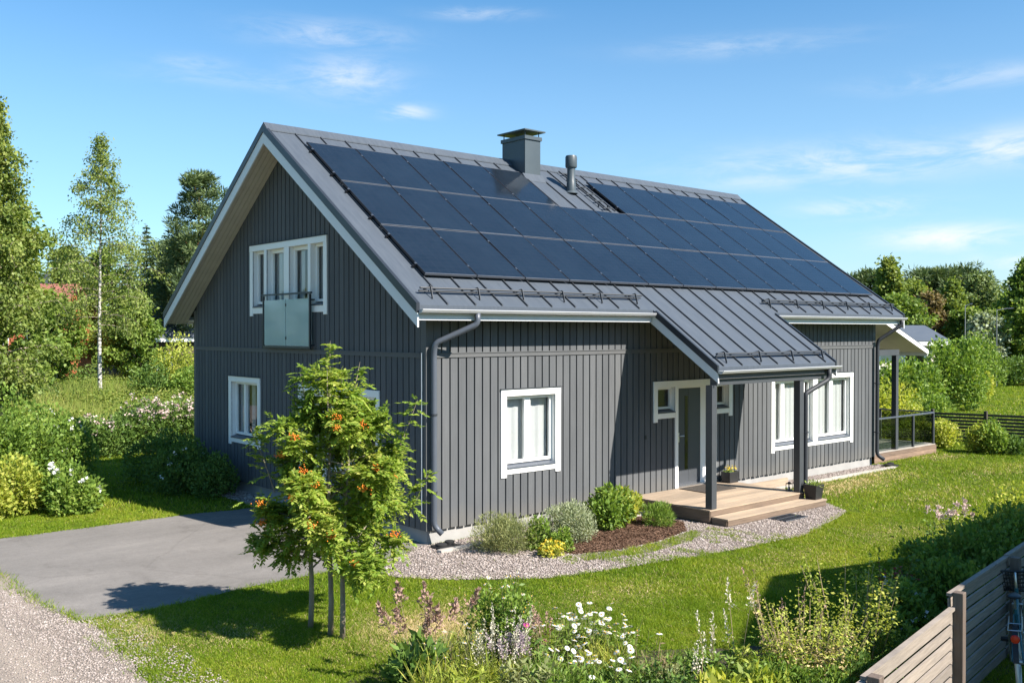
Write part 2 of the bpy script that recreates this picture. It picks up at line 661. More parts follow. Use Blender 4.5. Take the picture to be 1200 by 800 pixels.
M['clad'] = cladding()
M['clad_trim'] = paint('charcoal_trim_paint', (.088, .091, .094), .65, .08, 2)
M['post'] = paint('charcoal_post_paint', (.05, .055, .062), .45, .1, 2)
M['white'] = paint('white_paint', (.80, .80, .78), .42, .03, 3)
M['white_board'] = paint('white_bargeboard_paint', (.62, .63, .64), .42, .05, 2)
M['soffit'] = paint('beige_soffit_boards', (.50, .47, .41), .6, .08, 4, (.3, 1, 1))
M['concrete'] = paint('plinth_concrete', (.30, .295, .285), .85, .14, 2.5, (1, 1, 1), .5, .2)
M['kerb'] = paint('pale_concrete_kerb', (.36, .335, .30), .85, .12, 5, (1, 1, 1), .5, .2)
def roof_metal():
    """painted sheet, faintly wavy between the seams, with dull weather streaks down the slope"""
    m, nt = nodes_of('grey_metal_roof')
    n1 = noise(nt, 1.3, 4, .6, coords(nt, (1.6, .5, .5)))
    n2 = noise(nt, 7, 5, .7, coords(nt, (2.5, .25, .25)))
    c = ramp(nt, n2, [(.28, (.055, .067, .084)), (.6, (.067, .081, .100)), (.85, (.078, .092, .110))])
    rr = ramp(nt, n2, [(.25, (.42, .42, .42)), (.8, (.60, .60, .60))])
    out(nt, principled(nt, c, rr, 0, .28, bump(nt, n1, .22, .03)))
    return m


M['roof'] = roof_metal()
M['roof_dark'] = paint('dark_metal_flashing', (.022, .027, .034), .4, .1, 2, spec=.4)
M['seam'] = paint('standing_seam_metal', (.05, .055, .062), .45, .06, 2, spec=.45)
M['gutter'] = paint('pale_grey_gutter_metal', (.42, .43, .44), .32, .05, 2, spec=.5, metal=.15)
M['pipe'] = paint('grey_downpipe_metal', (.030, .034, .041), .55, .06, 2, spec=.3)
M['pipe_light'] = paint('blue_grey_downpipe_metal', (.07, .082, .104), .4, .06, 2, spec=.5)
M['chimney'] = paint('chimney_sheet_metal', (.056, .072, .083), .42, .08, 1.5, spec=.4)
M['black'] = paint('black_plastic', (.012, .012, .013), .45, .1, 6)
M['rubber'] = paint('black_rubber', (.015, .015, .015), .8, .2, 8)
M['door'] = paint('charcoal_door_paint', (.055, .06, .068), .45, .06, 2)
M['steel'] = paint('brushed_steel', (.55, .55, .55), .3, .06, 12, metal=.9)
M['glass'] = glass('window_glass', (.94, .95, .95), 1.5)
M['dark_glass'] = paint('dark_door_glass', (.006, .007, .008), .06, .1, 3, spec=.6)
M['curtain'] = paint('white_window_blind', (.47, .48, .48), .8, .04, 3)
M['interior'] = paint('dim_room_wall', (.10, .095, .085), .9, .1, 1)
M['deckwood'] = wood('weathered_deck_boards', (.40, .31, .225), (1, 14, 14), .22, .72)
M['deckwood_y'] = wood('weathered_terrace_boards', (.40, .36, .31), (1, 14, 14), .22, .72)
M['skirt'] = wood('brown_deck_skirting', (.20, .145, .105), (1, 1, 18), .35, .72)
M['fence'] = wood('weathered_fence_boards', (.29, .245, .205), (1.5, 1.5, 22), .28, .75)
M['fence_post'] = wood('weathered_fence_post', (.17, .13, .105), (18, 18, 1.2), .3, .75)
M['dark_fence'] = paint('dark_stained_slats', (.055, .045, .038), .7, .2, 4)
M['bark'] = paint('grey_brown_bark', (.25, .21, .165), .85, .35, 9, (1, 1, .3), .8, .2)
M['darkbark'] = paint('dark_bark', (.085, .065, .05), .9, .3, 6, (1, 1, .3), .8, .2)
M['pinebark'] = paint('orange_pine_bark', (.22, .12, .065), .9, .3, 5, (1, 1, .3), .6, .2)
M['twig'] = paint('green_brown_stem', (.13, .13, .05), .8, .25, 9)
M['drytwig'] = paint('dry_straw_stem', (.34, .26, .16), .85, .25, 9)


def birch_bark():
    m, nt = nodes_of('white_birch_bark')
    v = coords(nt, (2.5, 2.5, 7), 'Object')
    n1 = noise(nt, 1.3, 5, .7, v)
    col = ramp(nt, n1, [(.42, (.03, .027, .025)), (.50, (.46, .44, .40)), (.9, (.62, .60, .56))])
    out(nt, principled(nt, col, .7, 0, .2, bump(nt, n1, .3, .01)))
    return m


M['birch'] = birch_bark()


def solar_glass():
    m, nt = nodes_of('solar_cell_glass')
    g = nt.nodes.new('ShaderNodeTexCoord')
    n1 = noise(nt, 1.1, 4, .6, coords(nt, (1, 1, 1)))
    base = ramp(nt, n1, [(.3, (.007, .0115, .018)), (.7, (.010, .0165, .025))])
    # cell grid, about 16 cm square with thin pale busbars
    b = nt.nodes.new('ShaderNodeTexBrick')
    b.offset = 0
    b.inputs['Scale'].default_value = 1
    b.inputs['Mortar Size'].default_value = .0022
    b.inputs['Brick Width'].default_value = .182
    b.inputs['Row Height'].default_value = .132
    b.inputs['Color1'].default_value = (0, 0, 0, 1)
    b.inputs['Color2'].default_value = (.12, .12, .12, 1)
    b.inputs['Mortar'].default_value = (1, 1, 1, 1)
    nt.links.new(g.outputs['Object'], b.inputs['Vector'])
    col = mixc(nt, b.outputs['Color'], base, (.022, .027, .040))
    dust = noise(nt, 5, 5, .7, coords(nt, (1, 1, 1)))
    rr = ramp(nt, dust, [(.3, (.10, .10, .10)), (.8, (.17, .17, .17))])
    p = principled(nt, col, rr, 0, .42)
    out(nt, p)
    return m


M['solar'] = solar_glass()
M['solar_frame'] = paint('black_anodised_frame', (.012, .013, .016), .35, .1, 4, spec=.5)
M['sunlit_frame'] = paint('frame_painted_sunlit', (.10, .11, .13), .4, .1, 4, metal=.2)  # paler grey stands in for sunlight on the frame's upper and lower edges
M['clamp'] = paint('aluminium_clamp', (.35, .36, .37), .3, .05, 5, metal=.9)


def frosted():
    m, nt = nodes_of('pale_green_frosted_glass')
    p = principled(nt, (.50, .64, .66), .05, 0, .9)
    t = nt.nodes.new('ShaderNodeBsdfTransparent')
    t.inputs[0].default_value = (.74, .88, .87, 1)
    mx = nt.nodes.new('ShaderNodeMixShader')
    mx.inputs[0].default_value = .58
    nt.links.new(t.outputs[0], mx.inputs[1]); nt.links.new(p.outputs[0], mx.inputs[2])
    out(nt, mx)
    return m


M['frosted'] = frosted()
M['rail_glass'] = glass('terrace_rail_glass', (.55, .60, .58), 1.5)

# ------------------------------------------------------------------ house figures
L, W = 14.66, 9.63
ZB, ZR, OG, OE, T = 3.18, 7.72, .565, .545, .6917
ZE = ZR - (W / 2 + OE) * T
ZS = .25
PX0, PX1, PY = 5.12, 9.2, -2.12          # the porch roof continues the main slope down to PY


def rz(y):
    """top of the roof at y"""
    return ZE + T * (y + OE) if y <= W / 2 else ZE + T * (W + OE - y)


house = thing('house', 'large charcoal board-clad house with solar panels on its steep grey metal roof', 'house', (0, 0, 0))


# --- cladding: wide boards over a recessed backing, cut round the openings
def front_wall(mb, openings, ztop):
    pitch, gap = .178, .03

    def cols(x0, x1, o0, o1, z0, z1):
        cuts = sorted((max(a, z0), min(b, z1)) for (p, q, a, b) in openings if p < x1 - 1e-4 and q > x0 + 1e-4 and b > z0 and a < z1)
        z = z0
        for a, b in cuts:
            if a > z + .01:
                mb.box(x0, x1, -o1, -o0, z, a)
            z = max(z, b)
        if z1 > z + .01:
            mb.box(x0, x1, -o1, -o0, z, z1)
    edges = sorted(set([.0, L] + [e for o in openings for e in o[:2]]))
    for a, b in zip(edges[:-1], edges[1:]):
        cols(a, b, -.12, 0, ZS + .02, ztop)
    x = .13
    k = 0
    while x < L - .14:
        w = pitch - gap
        xe = min(x + w, L - .13)
        # board may be split by an opening edge
        ed = sorted(set([x, xe] + [e for o in openings for e in o[:2] if x < e < xe]))
        jz = random.uniform(-.008, .008)
        for a, b in zip(ed[:-1], ed[1:]):
            cols(a, b, 0, .030, ZS - .012 + jz, ZB - .035)
            cols(a, b, 0, .032, ZB + .035, ztop)
        x += pitch
        k += 1


OPEN_F = [(1.74, 2.93, 1.12, 2.42), (10.04, 11.67, .87, 2.40), (11.86, 13.40, .87, 2.40), (6.5, 7.7, .27, 2.44), (5.84, 6.40, 1.88, 2.42), (7.82, 8.26, 1.88, 2.42)]
mb = MB()
front_wall(mb, OPEN_F, ZE + T * OE - .28)
mb.build('wall', M['clad'], house)

# gable wall at x = 0, and the plain rear and far walls
OPEN_G = [(5.87, 6.42, 4.10, 5.32), (4.98, 5.76, 3.32, 5.32), (3.96, 4.76, 3.32, 5.32), (3.36, 3.85, 4.10, 5.32),
          (6.22, 7.54, 1.19, 2.46), (3.40, 4.25, .32, 2.40), (1.50, 3.28, 1.02, 2.40)]


def gable_wall(mb, openings, x_in, sgn, boards=True):
    pitch, gap = .178, .03

    def top(y):
        return rz(y) - .27

    def piece(y0, y1, o0, o1, z0, z1=None):
        xa, xb = x_in + sgn * o0, x_in + sgn * o1
        if z1 is not None:
            mb.box(xa, xb, y0, y1, z0, z1)
            return
        ym = W / 2
        segs = [(y0, y1)] if not (y0 < ym < y1) else [(y0, ym), (ym, y1)]
        for a, b in segs:
            mb.prism([(a, z0), (b, z0), (b, top(b)), (a, top(a))], 'x', min(xa, xb), max(xa, xb))

    def cols(y0, y1, o0, o1, z0, z1):
        lim = 99 if z1 is None else z1
        cuts = sorted((max(a, z0), min(b, lim)) for (p, q, a, b) in openings if p < y1 - 1e-4 and q > y0 + 1e-4 and b > z0 and a < lim)
        z = z0
        for a, b in cuts:
            if a > z + .01:
                piece(y0, y1, o0, o1, z, a)
            z = max(z, b)
        if z1 is None or z1 > z + .01:
            piece(y0, y1, o0, o1, z, z1)
    edges = sorted(set([.12, W, W / 2] + [e for o in openings for e in o[:2]]))
    for a, b in zip(edges[:-1], edges[1:]):
        cols(a, b, -.12, 0, ZS + .02, None)
    if boards:
        y = .13
        while y < W - .14:
            ye = min(y + pitch - gap, W - .13)
            ed = sorted(set([y, ye] + [e for o in openings for e in o[:2] if y < e < ye]))
            for a, b in zip(ed[:-1], ed[1:]):
                cols(a, b, 0, .030, ZS - .012, ZB - .035)
                cols(a, b, 0, .032, ZB + .035, None)
            y += pitch


mb = MB()
gable_wall(mb, OPEN_G, 0, -1)
mb.build('wall', M['clad'], house)
mb = MB()
gable_wall(mb, [], L, 1)
mb.build('wall', M['clad'], house)
mb = MB()
mb.box(.12, L - .12, W - .12, W, ZS, ZE + T * OE - .28)
mb.build('wall', M['clad'], house)

# horizontal trim band at the first floor, and the corner boards
mb = MB()
mb.box(.125, L - .125, -.046, 0, ZB - .035, ZB + .035)
mb.box(.125, L - .125, -.058, 0, ZB + .0352, ZB + .05)
mb.build('trim_band', M['clad_trim'], house)
mb = MB()
mb.box(-.046, 0, .125, W - .125, ZB - .035, ZB + .035)
mb.box(-.058, 0, .125, W - .125, ZB + .0352, ZB + .05)
mb.build('trim_band', M['clad_trim'], house)
for (x, y, sx, sy, zt) in ((0, 0, -1, -1, rz(0) - .3), (0, W, -1, 1, rz(W) - .3), (L, 0, 1, -1, rz(0) - .3)):
    mb = MB()
    mb.box(x + sx * .034, x - sx * .12, y + sy * .036, y, ZS - .01, zt)
    mb.box(x + sx * .034, x, y, y - sy * .12, ZS - .01, zt)
    mb.build('corner_board', M['clad_trim'], house)
# concrete plinth
mb = MB()
mb.box(.03, L - .03, .03, W - .03, -.3, ZS + .02)
mb.build('foundation', M['concrete'], house)
# rooms behind the windows
mb = MB()
mb.box(.15, L - .15, .9, 1.0, ZS + .05, ZB - .1)
mb.box(1.2, 1.3, 1.1, W - 1.1, ZS + .05, ZB - .1)
mb.box(1.2, 1.3, 2.7, W - 2.7, ZB, 5.6)
mb.box(.2, L - .2, .15, .9, ZS + .05, ZS + .12)
mb.build('inner_wall', M['interior'], house)

# ------------------------------------------------------------------ roof
x0, x1 = -OG, L + OG
yr = W / 2


def slope_slab(mb, xa, xb, ya, yb, d0, d1):
    """slab under the front slope between vertical offsets d0 > d1"""
    mb.prism([(ya, rz(ya) + d0), (yb, rz(yb) + d0), (yb, rz(yb) + d1), (ya, rz(ya) + d1)], 'x', xa, xb)


mb = MB()
# both slopes in one profile, metal skin
mb.prism([(-OE, ZE), (yr, ZR), (W + OE, ZE), (W + OE, ZE - .07), (yr, ZR - .07), (-OE, ZE - .07)], 'x', x0, x1)
mb.prism([(PY, ZE + T * (PY + OE)), (-OE - .0005, ZE - .0005), (-OE - .0005, ZE - .0705), (PY, ZE + T * (PY + OE) - .07)], 'x', PX0, PX1)
roof = mb.build('roof', M['roof'], house)
# standing seams
mb = MB()
k = 0
xs = x0 + .03
while xs < x1 - .02:
    lo = PY if PX0 < xs < PX1 else -OE
    mb.prism([(lo + .01, rz(lo + .01)), (yr - .16, rz(yr - .16)), (yr - .16, rz(yr - .16) + .036), (lo + .01, rz(lo + .01) + .036)], 'x', xs - .011, xs + .011)
    mb.prism([(yr + .16, rz(yr + .16)), (W + OE - .01, rz(W + OE - .01)), (W + OE - .01, rz(W + OE - .01) + .036), (yr + .16, rz(yr + .16) + .036)], 'x', xs - .011, xs + .011)
    xs += .585
mb.build('standing_seam', M['seam'], roof)
mb = MB()
mb.prism([(yr - .17, rz(yr - .17) + .012), (yr, ZR + .05), (yr + .17, rz(yr + .17) + .012), (yr + .17, rz(yr + .17) + .03), (yr, ZR + .085), (yr - .17, rz(yr - .17) + .04)], 'x', x0 - .01, x1 + .01)
mb.build('ridge_cap', M['roof'], roof)
# roof structure under the metal, seen as the beige boarded soffit
mb = MB()
prof = [(-OE + .04, ZE + T * .04 - .072), (yr, ZR - .072), (W + OE - .04, ZE + T * .04 - .072), (W + OE - .04, ZE + T * .04 - .26), (yr, ZR - .26), (-OE + .04, ZE + T * .04 - .26)]
mb.prism(prof, 'x', x0 + .03, -.03)
mb.prism(prof, 'x', L + .03, x1 - .03)
for a, b in ((x0 + .03, -.03), (L + .03, x1 - .03)):      # board joints below
    n = 5
    for i in range(n):
        xa = a + (b - a) * (i + .06) / n
        xb = a + (b - a) * (i + .94) / n
        mb.prism([(-OE + .05, rz(-OE + .05) - .262), (yr, ZR - .262), (W + OE - .05, ZE + T * .05 - .262), (W + OE - .05, ZE + T * .05 - .276), (yr, ZR - .276), (-OE + .05, rz(-OE + .05) - .276)], 'x', xa, xb)
for ya, yb in ((-OE + .05, -.03), (W + .03, W + OE - .05)):
    zz = ZE - .2
    mb.box(-.029, L + .029, ya, yb, zz, zz + .05)
mb.build('soffit', M['soffit'], roof)
# eave fascia
for y in (-OE + .035, W + OE - .035):
    segs = [(x0 + .035, PX0 - .02), (PX1 + .02, x1 - .035)] if y < 0 else [(x0 + .035, x1 - .035)]
    for a, b in segs:
        mb = MB()
        mb.box(a, b, y - .012, y + .012, ZE - .24, ZE - .075)
        mb.build('fascia_board', M['white_board'], roof)


def barge(xa, xb, xm0, xm1, ylo, both=True):
    """pale bargeboard with a dark metal verge strip above it"""
    b = MB()
    y2 = W + OE
    pts = lambda d, e: ([(ylo, rz(ylo) + d), (yr, ZR + d), (y2, ZE + d), (y2, ZE + e), (yr, ZR + e), (ylo, rz(ylo) + e)])
    b.prism(pts(-.085, -.345), 'x', xa, xb)
    b.build('barge_board', M['white_board'], roof)
    b = MB()
    b.prism(pts(.045, -.115), 'x', xm0, xm1)
    b.build('verge_strip', M['roof_dark'], roof)


barge(x0 - .012, x0 + .02, x0 - .03, x0 + .035, -OE - .012)
barge(x1 - .02, x1 + .012, x1 - .035, x1 + .03, -OE - .012)
# porch roof: verge strips, bargeboards, soffit, eave beam
for s, xe in ((-1, PX0), (1, PX1)):
    b = MB()
    ya, yb = PY - .01, -OE - .075
    b.prism([(ya, rz(ya) + .04), (yb, rz(yb) + .04), (yb, rz(yb) - .10), (ya, rz(ya) - .10)], 'x', xe - .025, xe + .025)
    b.build('verge_strip', M['roof_dark'], roof)
    b = MB()
    ya2 = PY + .0
    yb = 0 - .06
    b.prism([(ya2, rz(ya2) - .085), (yb, rz(yb) - .085), (yb, rz(yb) - .30), (ya2 - .02, rz(ya2) - .30)], 'x', xe - .014 - .012 * (s > 0) * 0, xe + .014)
    b.build('barge_board', M['white_board'], roof)
b = MB()
slope_slab(b, PX0 + .03, PX1 - .03, PY + .05, -.03, -.11, -.23)
b.build('soffit', M['soffit'], roof)
b = MB()
b.box(PX0 + .05, PX1 - .05, PY + .06, PY + .22, rz(PY) - .34, rz(PY) - .1)
b.build('porch_beam', M['post'], house)
b = MB()
b.box(PX0 + .03, PX1 - .03, PY - .005, PY + .02, rz(PY) - .22, rz(PY) - .075)
b.build('fascia_board', M['clad_trim'], roof)


def gutter(xa, xb, y, z, r=.06):
    b = MB()
    n = 10
    o = [(y - r + r * (1 - math.cos(PI * i / n)), z - r * math.sin(PI * i / n)) for i in range(n + 1)]
    i_ = [(y + (p - y) * .9, z + (q - z) * .9) for p, q in o][::-1]
    for k in range(n):
        q = [o[k], o[k + 1], i_[n - k - 1], i_[n - k]]
        b.prism(q, 'x', xa, xb)
    b.prism([(p, q) for p, q in o], 'x', xa - .004, xa)
    b.prism([(p, q) for p, q in o], 'x', xb, xb + .004)
    b.tube([(xa, y - r, z), (xb, y - r, z)], .011, 6)
    return b.build('gutter', M['gutter'], house)


gutter(x0 + .02, PX0 - .04, -OE - .055, ZE - .075)
gutter(PX1 + .04, x1 - .02, -OE - .055, ZE - .075)
gutter(PX0 - .01, PX1 + .02, PY - .07, rz(PY) - .07)


def downpipe(pts, mat, shoe=True):
    b = MB()
    P = [Vector(p) for p in pts]
    sm = [P[0]]
    for i in range(1, len(P) - 1):       # rounded elbows
        a, c, d = P[i - 1], P[i], P[i + 1]
        e = min(.09, (c - a).length * .4, (d - c).length * .4)
        p, q = c + (a - c).normalized() * e, c + (d - c).normalized() * e
        for t in (0, .33, .67, 1):
            sm.append(p * (1 - t) ** 2 + c * 2 * t * (1 - t) + q * t * t)
    sm.append(P[-1])
    b.tube(sm, .05, 12)
    o = b.build('downpipe', mat, house, smooth=True)
    return o


gy = -OE - .055
downpipe([(.62, gy, ZE - .12), (.62, gy, ZE - .3), (.06, -.16, ZE - .62), (.06, -.13, ZE - .8), (.06, -.13, .34), (.16, -.22, .2)], M['pipe_light'])
downpipe([(15.0, gy, ZE - .12), (15.0, gy, ZE - .26), (14.62, -.16, ZE - .66), (14.62, -.13, ZE - .8), (14.62, -.13, .3), (14.72, -.28, .17)], M['pipe'])
pz = rz(PY) - .12
downpipe([(8.82, PY - .07, pz), (8.82, PY - .07, pz - .22), (8.17, PY + .08, pz - .5), (8.17, PY + .08, pz - .62), (8.17, PY + .08, .36), (8.22, PY + .02, .27)], M['pipe'])
for (x, y, z) in ((.06, -.13, 2.2), (.06, -.13, .9), (14.62, -.13, 2.2), (14.62, -.13, .9), (8.17, PY + .08, 1.5)):
    b = MB()
    b.lathe([(.05, -.015), (.06, -.015), (.06, .015), (.05, .015)], (x, y, z), 12)
    b.bar((x, y + .05, z), (x, y + .14, z), .02, .02)
    b.build('pipe_bracket', M['pipe'], house)
# thin cable conduit on the shaded corner
b = MB()
b.tube([(-.055, .06, .5), (-.055, .06, ZB + .05)], .011, 6)
b.build('conduit', M['white_board'], house)


def snow_guard(xa, xb, y, brackets):
    """two pipes on brackets clamped to the seams"""
    z = rz(y)
    ct = 1 / math.sqrt(1 + T * T)
    nrm = Vector((0, -T * ct, ct))
    b = MB()
    for h in (.055, .115):
        p = Vector((0, y, z)) + nrm * h
        b.tube([(xa, p.y, p.z), (xb, p.y, p.z)], .018, 8)
    g = b.build('snow_guard', M['seam'], house)
    for i in range(brackets):
        b = MB()
        x = xa + .2 + (xb - xa - .4) * i / (brackets - 1)
        p = Vector((x, y, z))
        dn = Vector((0, -ct, -T * ct))
        b.bar(p + nrm * .0 - dn * .14, p + nrm * .145, .035, .012, (1, 0, 0))
        b.bar(p + nrm * .145, p + dn * .16 + nrm * .01, .035, .012, (1, 0, 0))
        b.build('bracket', M['seam'], g)
    return g


snow_guard(-.36, 5.02, -.26, 6)
snow_guard(9.15, 15.1, -.26, 6)
snow_guard(5.3, 9.05, -1.9, 4)

# ------------------------------------------------------------------ solar panels
CT = 1 / math.sqrt(1 + T * T)
ROWH = 1.66
PWID = 1.135
Y0P = .155
nvec = Vector((0, -T * CT, CT))
svec = Vector((0, CT, T * CT))
base0 = Vector((.05, Y0P, rz(Y0P))) + nvec * .095


def panel_mesh():
    b = MB()
    w, h, t = PWID - .022, ROWH - .026, .034
    f = .014
    b.add([(0, 0, 0), (w, 0, 0), (w, h, 0), (0, h, 0)], [(0, 1, 2, 3)])
    b.add([(0, 0, -t), (w, 0, -t), (w, h, -t), (0, h, -t)], [(3, 2, 1, 0)])
    p = b.build('solar_panel', M['solar'], None)
    fr = MB()          # one closed frame; upper and lower edges painted paler as if catching the sun
    o_, i_ = [(-.002, -.002), (w + .002, -.002), (w + .002, h + .002), (-.002, h + .002)], [(f, f), (w - f, f), (w - f, h - f), (f, h - f)]
    vs = [(x, y, z) for z in (-t - .004, .003) for x, y in o_] + [(x, y, z) for z in (-t - .004, .003) for x, y in i_]
    for k_ in range(4):
        n_ = (k_ + 1) % 4
        fr.cur = 1 if k_ in (0, 2) else 0
        fs = [(k_, n_, n_ + 4, k_ + 4), (k_ + 4, n_ + 4, n_ + 12, k_ + 12), (k_ + 8, k_ + 12, n_ + 12, n_ + 8), (n_, k_, k_ + 8, n_ + 8)]
        if k_ == 0:
            fr.add(vs, fs)
        else:
            for q_ in fs:
                fr.f.append(list(q_)); fr.m.append(fr.cur)
    q = fr.build('frame', [M['solar_frame'], M['sunlit_frame']], None)
    cs = []
    for yy in (.32, h - .32):
        cl = MB()
        cl.box(-.03, .006, yy - .02, yy + .02, -.01, .007)
        cs.append(cl.build('clamp', M['clamp'], None))
    return p, [q] + cs


pp, subs = panel_mesh()
first = True
rot = Matrix((Vector((1, 0, 0)), svec, nvec)).transposed().to_4x4()
for r in range(3):
    for c in range(13):
        if r == 2 and c in (5, 6):
            continue
        if first:
            a, parts_ = pp, subs
            first = False
        else:
            a, parts_ = pp.copy(), [o.copy() for o in subs]
            for o in [a] + parts_:
                COL.objects.link(o)
        a.parent = house
        loc = base0 + Vector((c * PWID, 0, 0)) + svec * (r * ROWH)
        a.matrix_local = Matrix.Translation(loc) @ rot @ Matrix.Rotation(math.radians(random.uniform(-.3, .3)), 4, 'X')
        for o in parts_:
            o.parent = a
# mounting rails
for r in range(3):
    for q in (.32, ROWH - .34):
        for (ca, cb) in (((0, 13),) if r < 2 else ((0, 5), (7, 13))):
            p = base0 - nvec * .06 + svec * (r * ROWH + q)
            b = MB()
            b.bar((p.x + ca * PWID - .06, p.y, p.z), (p.x + cb * PWID + .02, p.y, p.z), .04, .045, nvec)
            b.build('mounting_rail', M['solar_frame'], house)

# ------------------------------------------------------------------ chimney, vent pipe, ladder
b = MB()
cx0, cx1, cy0, cy1 = 5.92, 6.42, 4.2, 5.05
b.box(cx0, cx1, cy0, cy1, 6.9, 8.22)
b.box(cx0 - .03, cx1 + .03, cy0 - .03, cy1 + .03, 8.2202, 8.31)
for i in (1,):
    b.box(cx0 + .0 - .006, cx0, cy0 + .02, cy0 + .05, 7.2, 8.2)
chim = b.build('chimney', M['chimney'], house, bevel=.008)
b = MB()
hz = 8.42
for (px, py) in ((cx0, cy0), (cx1, cy0), (cx0, cy1), (cx1, cy1)):
    b.tube([(px + (.03 if px == cx0 else -.03), py + (.03 if py == cy0 else -.03), 8.31), (px + (.03 if px == cx0 else -.03), py + (.03 if py == cy0 else -.03), hz + .01)], .013, 6)
ov = .09
cmx, cmy = (cx0 + cx1) / 2, (cy0 + cy1) / 2
lo = [(cx0 - ov, cy0 - ov), (cx1 + ov, cy0 - ov), (cx1 + ov, cy1 + ov), (cx0 - ov, cy1 + ov)]
vs = [(p[0], p[1], hz) for p in lo] + [(p[0], p[1], hz + .03) for p in lo] + [(cmx, cmy - .2, hz + .12), (cmx, cmy + .2, hz + .12)]
b.add(vs, [(3, 2, 1, 0), (0, 1, 5, 4), (1, 2, 6, 5), (2, 3, 7, 6), (3, 0, 4, 7), (4, 5, 8), (5, 6, 9, 8), (6, 7, 9), (7, 4, 8, 9)])
b.build('chimney_hat', M['chimney'], chim)
b = MB()      # flashing skirt round the chimney foot
b.prism([(cy0 - .16, rz(cy0 - .16) + .015), (cy0 - .0, rz(cy0) + .10), (cy0 - .0, rz(cy0) + .0), (cy0 - .16, rz(cy0 - .16) + .002)], 'x', cx0 - .08, cx1 + .08)
b.build('flashing', M['roof'], chim)
b = MB()
vx, vy = 7.02, 3.74
b.lathe([(.17, 0), (.15, .03), (.115, .06), (.11, .28), (.10, .3), (.10, .62), (.135, .63), (.145, .66), (.145, .88), (.13, .92), (.0, .93)], (vx, vy, rz(vy) - .02), 18)
b.build('vent_pipe', M['chimney'], house, smooth='auto')
b = MB()
for xx in (7.42, 7.74):
    b.bar((xx, 2.95, rz(2.95) + .08), (xx, 4.6, rz(4.6) + .08), .03, .03)
for i in range(6):
    yy = 3.05 + i * .29
    b.bar((7.42, yy, rz(yy) + .085), (7.74, yy, rz(yy) + .085), .05, .02)
for yy in (3.2, 4.3):
    for xx in (7.42, 7.74):
        b.bar((xx, yy, rz(yy)), (xx, yy, rz(yy) + .07), .03, .02)
b.build('roof_ladder', M['seam'], house)
b = MB()
b.lathe([(.05, 0), (.05, .12), (.07, .13), (.07, .18), (0, .2)], (6.62, yr - .1, ZR - .02), 10)
b.build('vent_pipe', M['roof_dark'], house, smooth='auto')
# ------------------------------------------------------------------ windows and doors
class FB(MB):
    """box builder in wall coordinates: a along the wall, o outward, z up"""
    def __init__(s, face):
        super().__init__(); s.face = face

    def wb(s, a0, a1, o0, o1, z0, z1):
        if s.face == 'F':
            s.box(a0, a1, -o1, -o0, z0, z1)
        else:
            s.box(-o1, -o0, a0, a1, z0, z1)


def reveal(b, op, d=.115):
    a0, a1, z0, z1 = op
    e = .004
    b.wb(a0 - .02, a0 + e, -d, .02, z0, z1)
    b.wb(a1 - e, a1 + .02, -d, .02, z0, z1)
    b.wb(a0 + e, a1 - e, -d, .02, z1 - e, z1 + .02)


def sash_set(face, op, posts, parent, sash=.055, depth=(-.115, -.06), curtain=None, cur_out=-.19, gap_top=0, sill=True, pane_mat=None, folds=True):
    """sash frame, panes, sill and blind in one opening; posts are (a0, a1) of the dividing frames"""
    a0, a1, z0, z1 = op
    b = FB(face)
    d0, d1 = depth
    zs0 = z0 + .075
    b.wb(a0 + .004, a1 - .004, d0, d1, zs0, zs0 + sash)
    b.wb(a0 + .004, a1 - .004, d0, d1, z1 - .004 - sash, z1 - .004)
    b.wb(a0 + .004, a0 + sash, d0, d1, zs0 + sash, z1 - .004 - sash)
    b.wb(a1 - sash, a1 - .004, d0, d1, zs0 + sash, z1 - .004 - sash)
    for p, q in posts:
        b.wb(p, q, d0 + .001, d1 + .012, zs0 + sash, z1 - .004 - sash)
    b.build('sash', M['white'], parent, bevel=.004)
    ed = [a0 + sash - .006]
    for p, q in posts:
        ed += [p + .006, q - .006]
    ed.append(a1 - sash + .006)
    for i in range(0, len(ed), 2):
        g = FB(face)
        dd = (d0 + d1) / 2 - .012
        g.wb(ed[i], ed[i + 1], dd - .003, dd + .003, zs0 + sash - .006, z1 - sash + .002)
        g.build('pane', pane_mat or M['glass'], parent)
    if sill:
        s = FB(face)
        zt = z0 + .07
        if face == 'F':
            s.prism([(.118, zt), (-.062, z0 + .02), (-.062, z0 + .0), (.118, zt - .02)], 'x', a0 + .005, a1 - .005)
        else:
            s.prism([(.118, zt), (-.062, z0 + .02), (-.062, z0 + .0), (.118, zt - .02)], 'y', a0 + .005, a1 - .005)
        s.build('sill', M['pipe_light'], parent)
    if curtain:
        c = FB(face)
        for (p, q, zb) in curtain:
            n = max(4, int((q - p) / .022)) if folds else 2
            for i in range(n):
                aa, bb = p + (q - p) * i / n, p + (q - p) * (i + 1) / n
                w = .005 * (1 + math.sin(i * .8 + a0) + .6 * math.sin(i * .37 + 1)) if folds else 0
                c.wb(aa, bb, cur_out - .012 + w, cur_out + w, zb, z1 - gap_top)
        c.build('blind', M['curtain'], parent)


def trim(b, a0, a1, z0, z1, w=.12, foot=.055, top=.12, bot=.10, o=.052):
    """outer casing: head with drip cap, two uprights running past the bottom board"""
    b.wb(a0, a1, .018, o + .004, z1 - top, z1)
    b.wb(a0, a0 + w, .018, o, z0 - foot, z1 - top)
    b.wb(a1 - w, a1, .018, o, z0 - foot, z1 - top)
    b.wb(a0 + w, a1 - w, .018, o - .006, z0, z0 + bot)


def cap(b, a0, a1, z):
    b.wb(a0 - .015, a1 + .015, .0, .075, z + .001, z + .012)


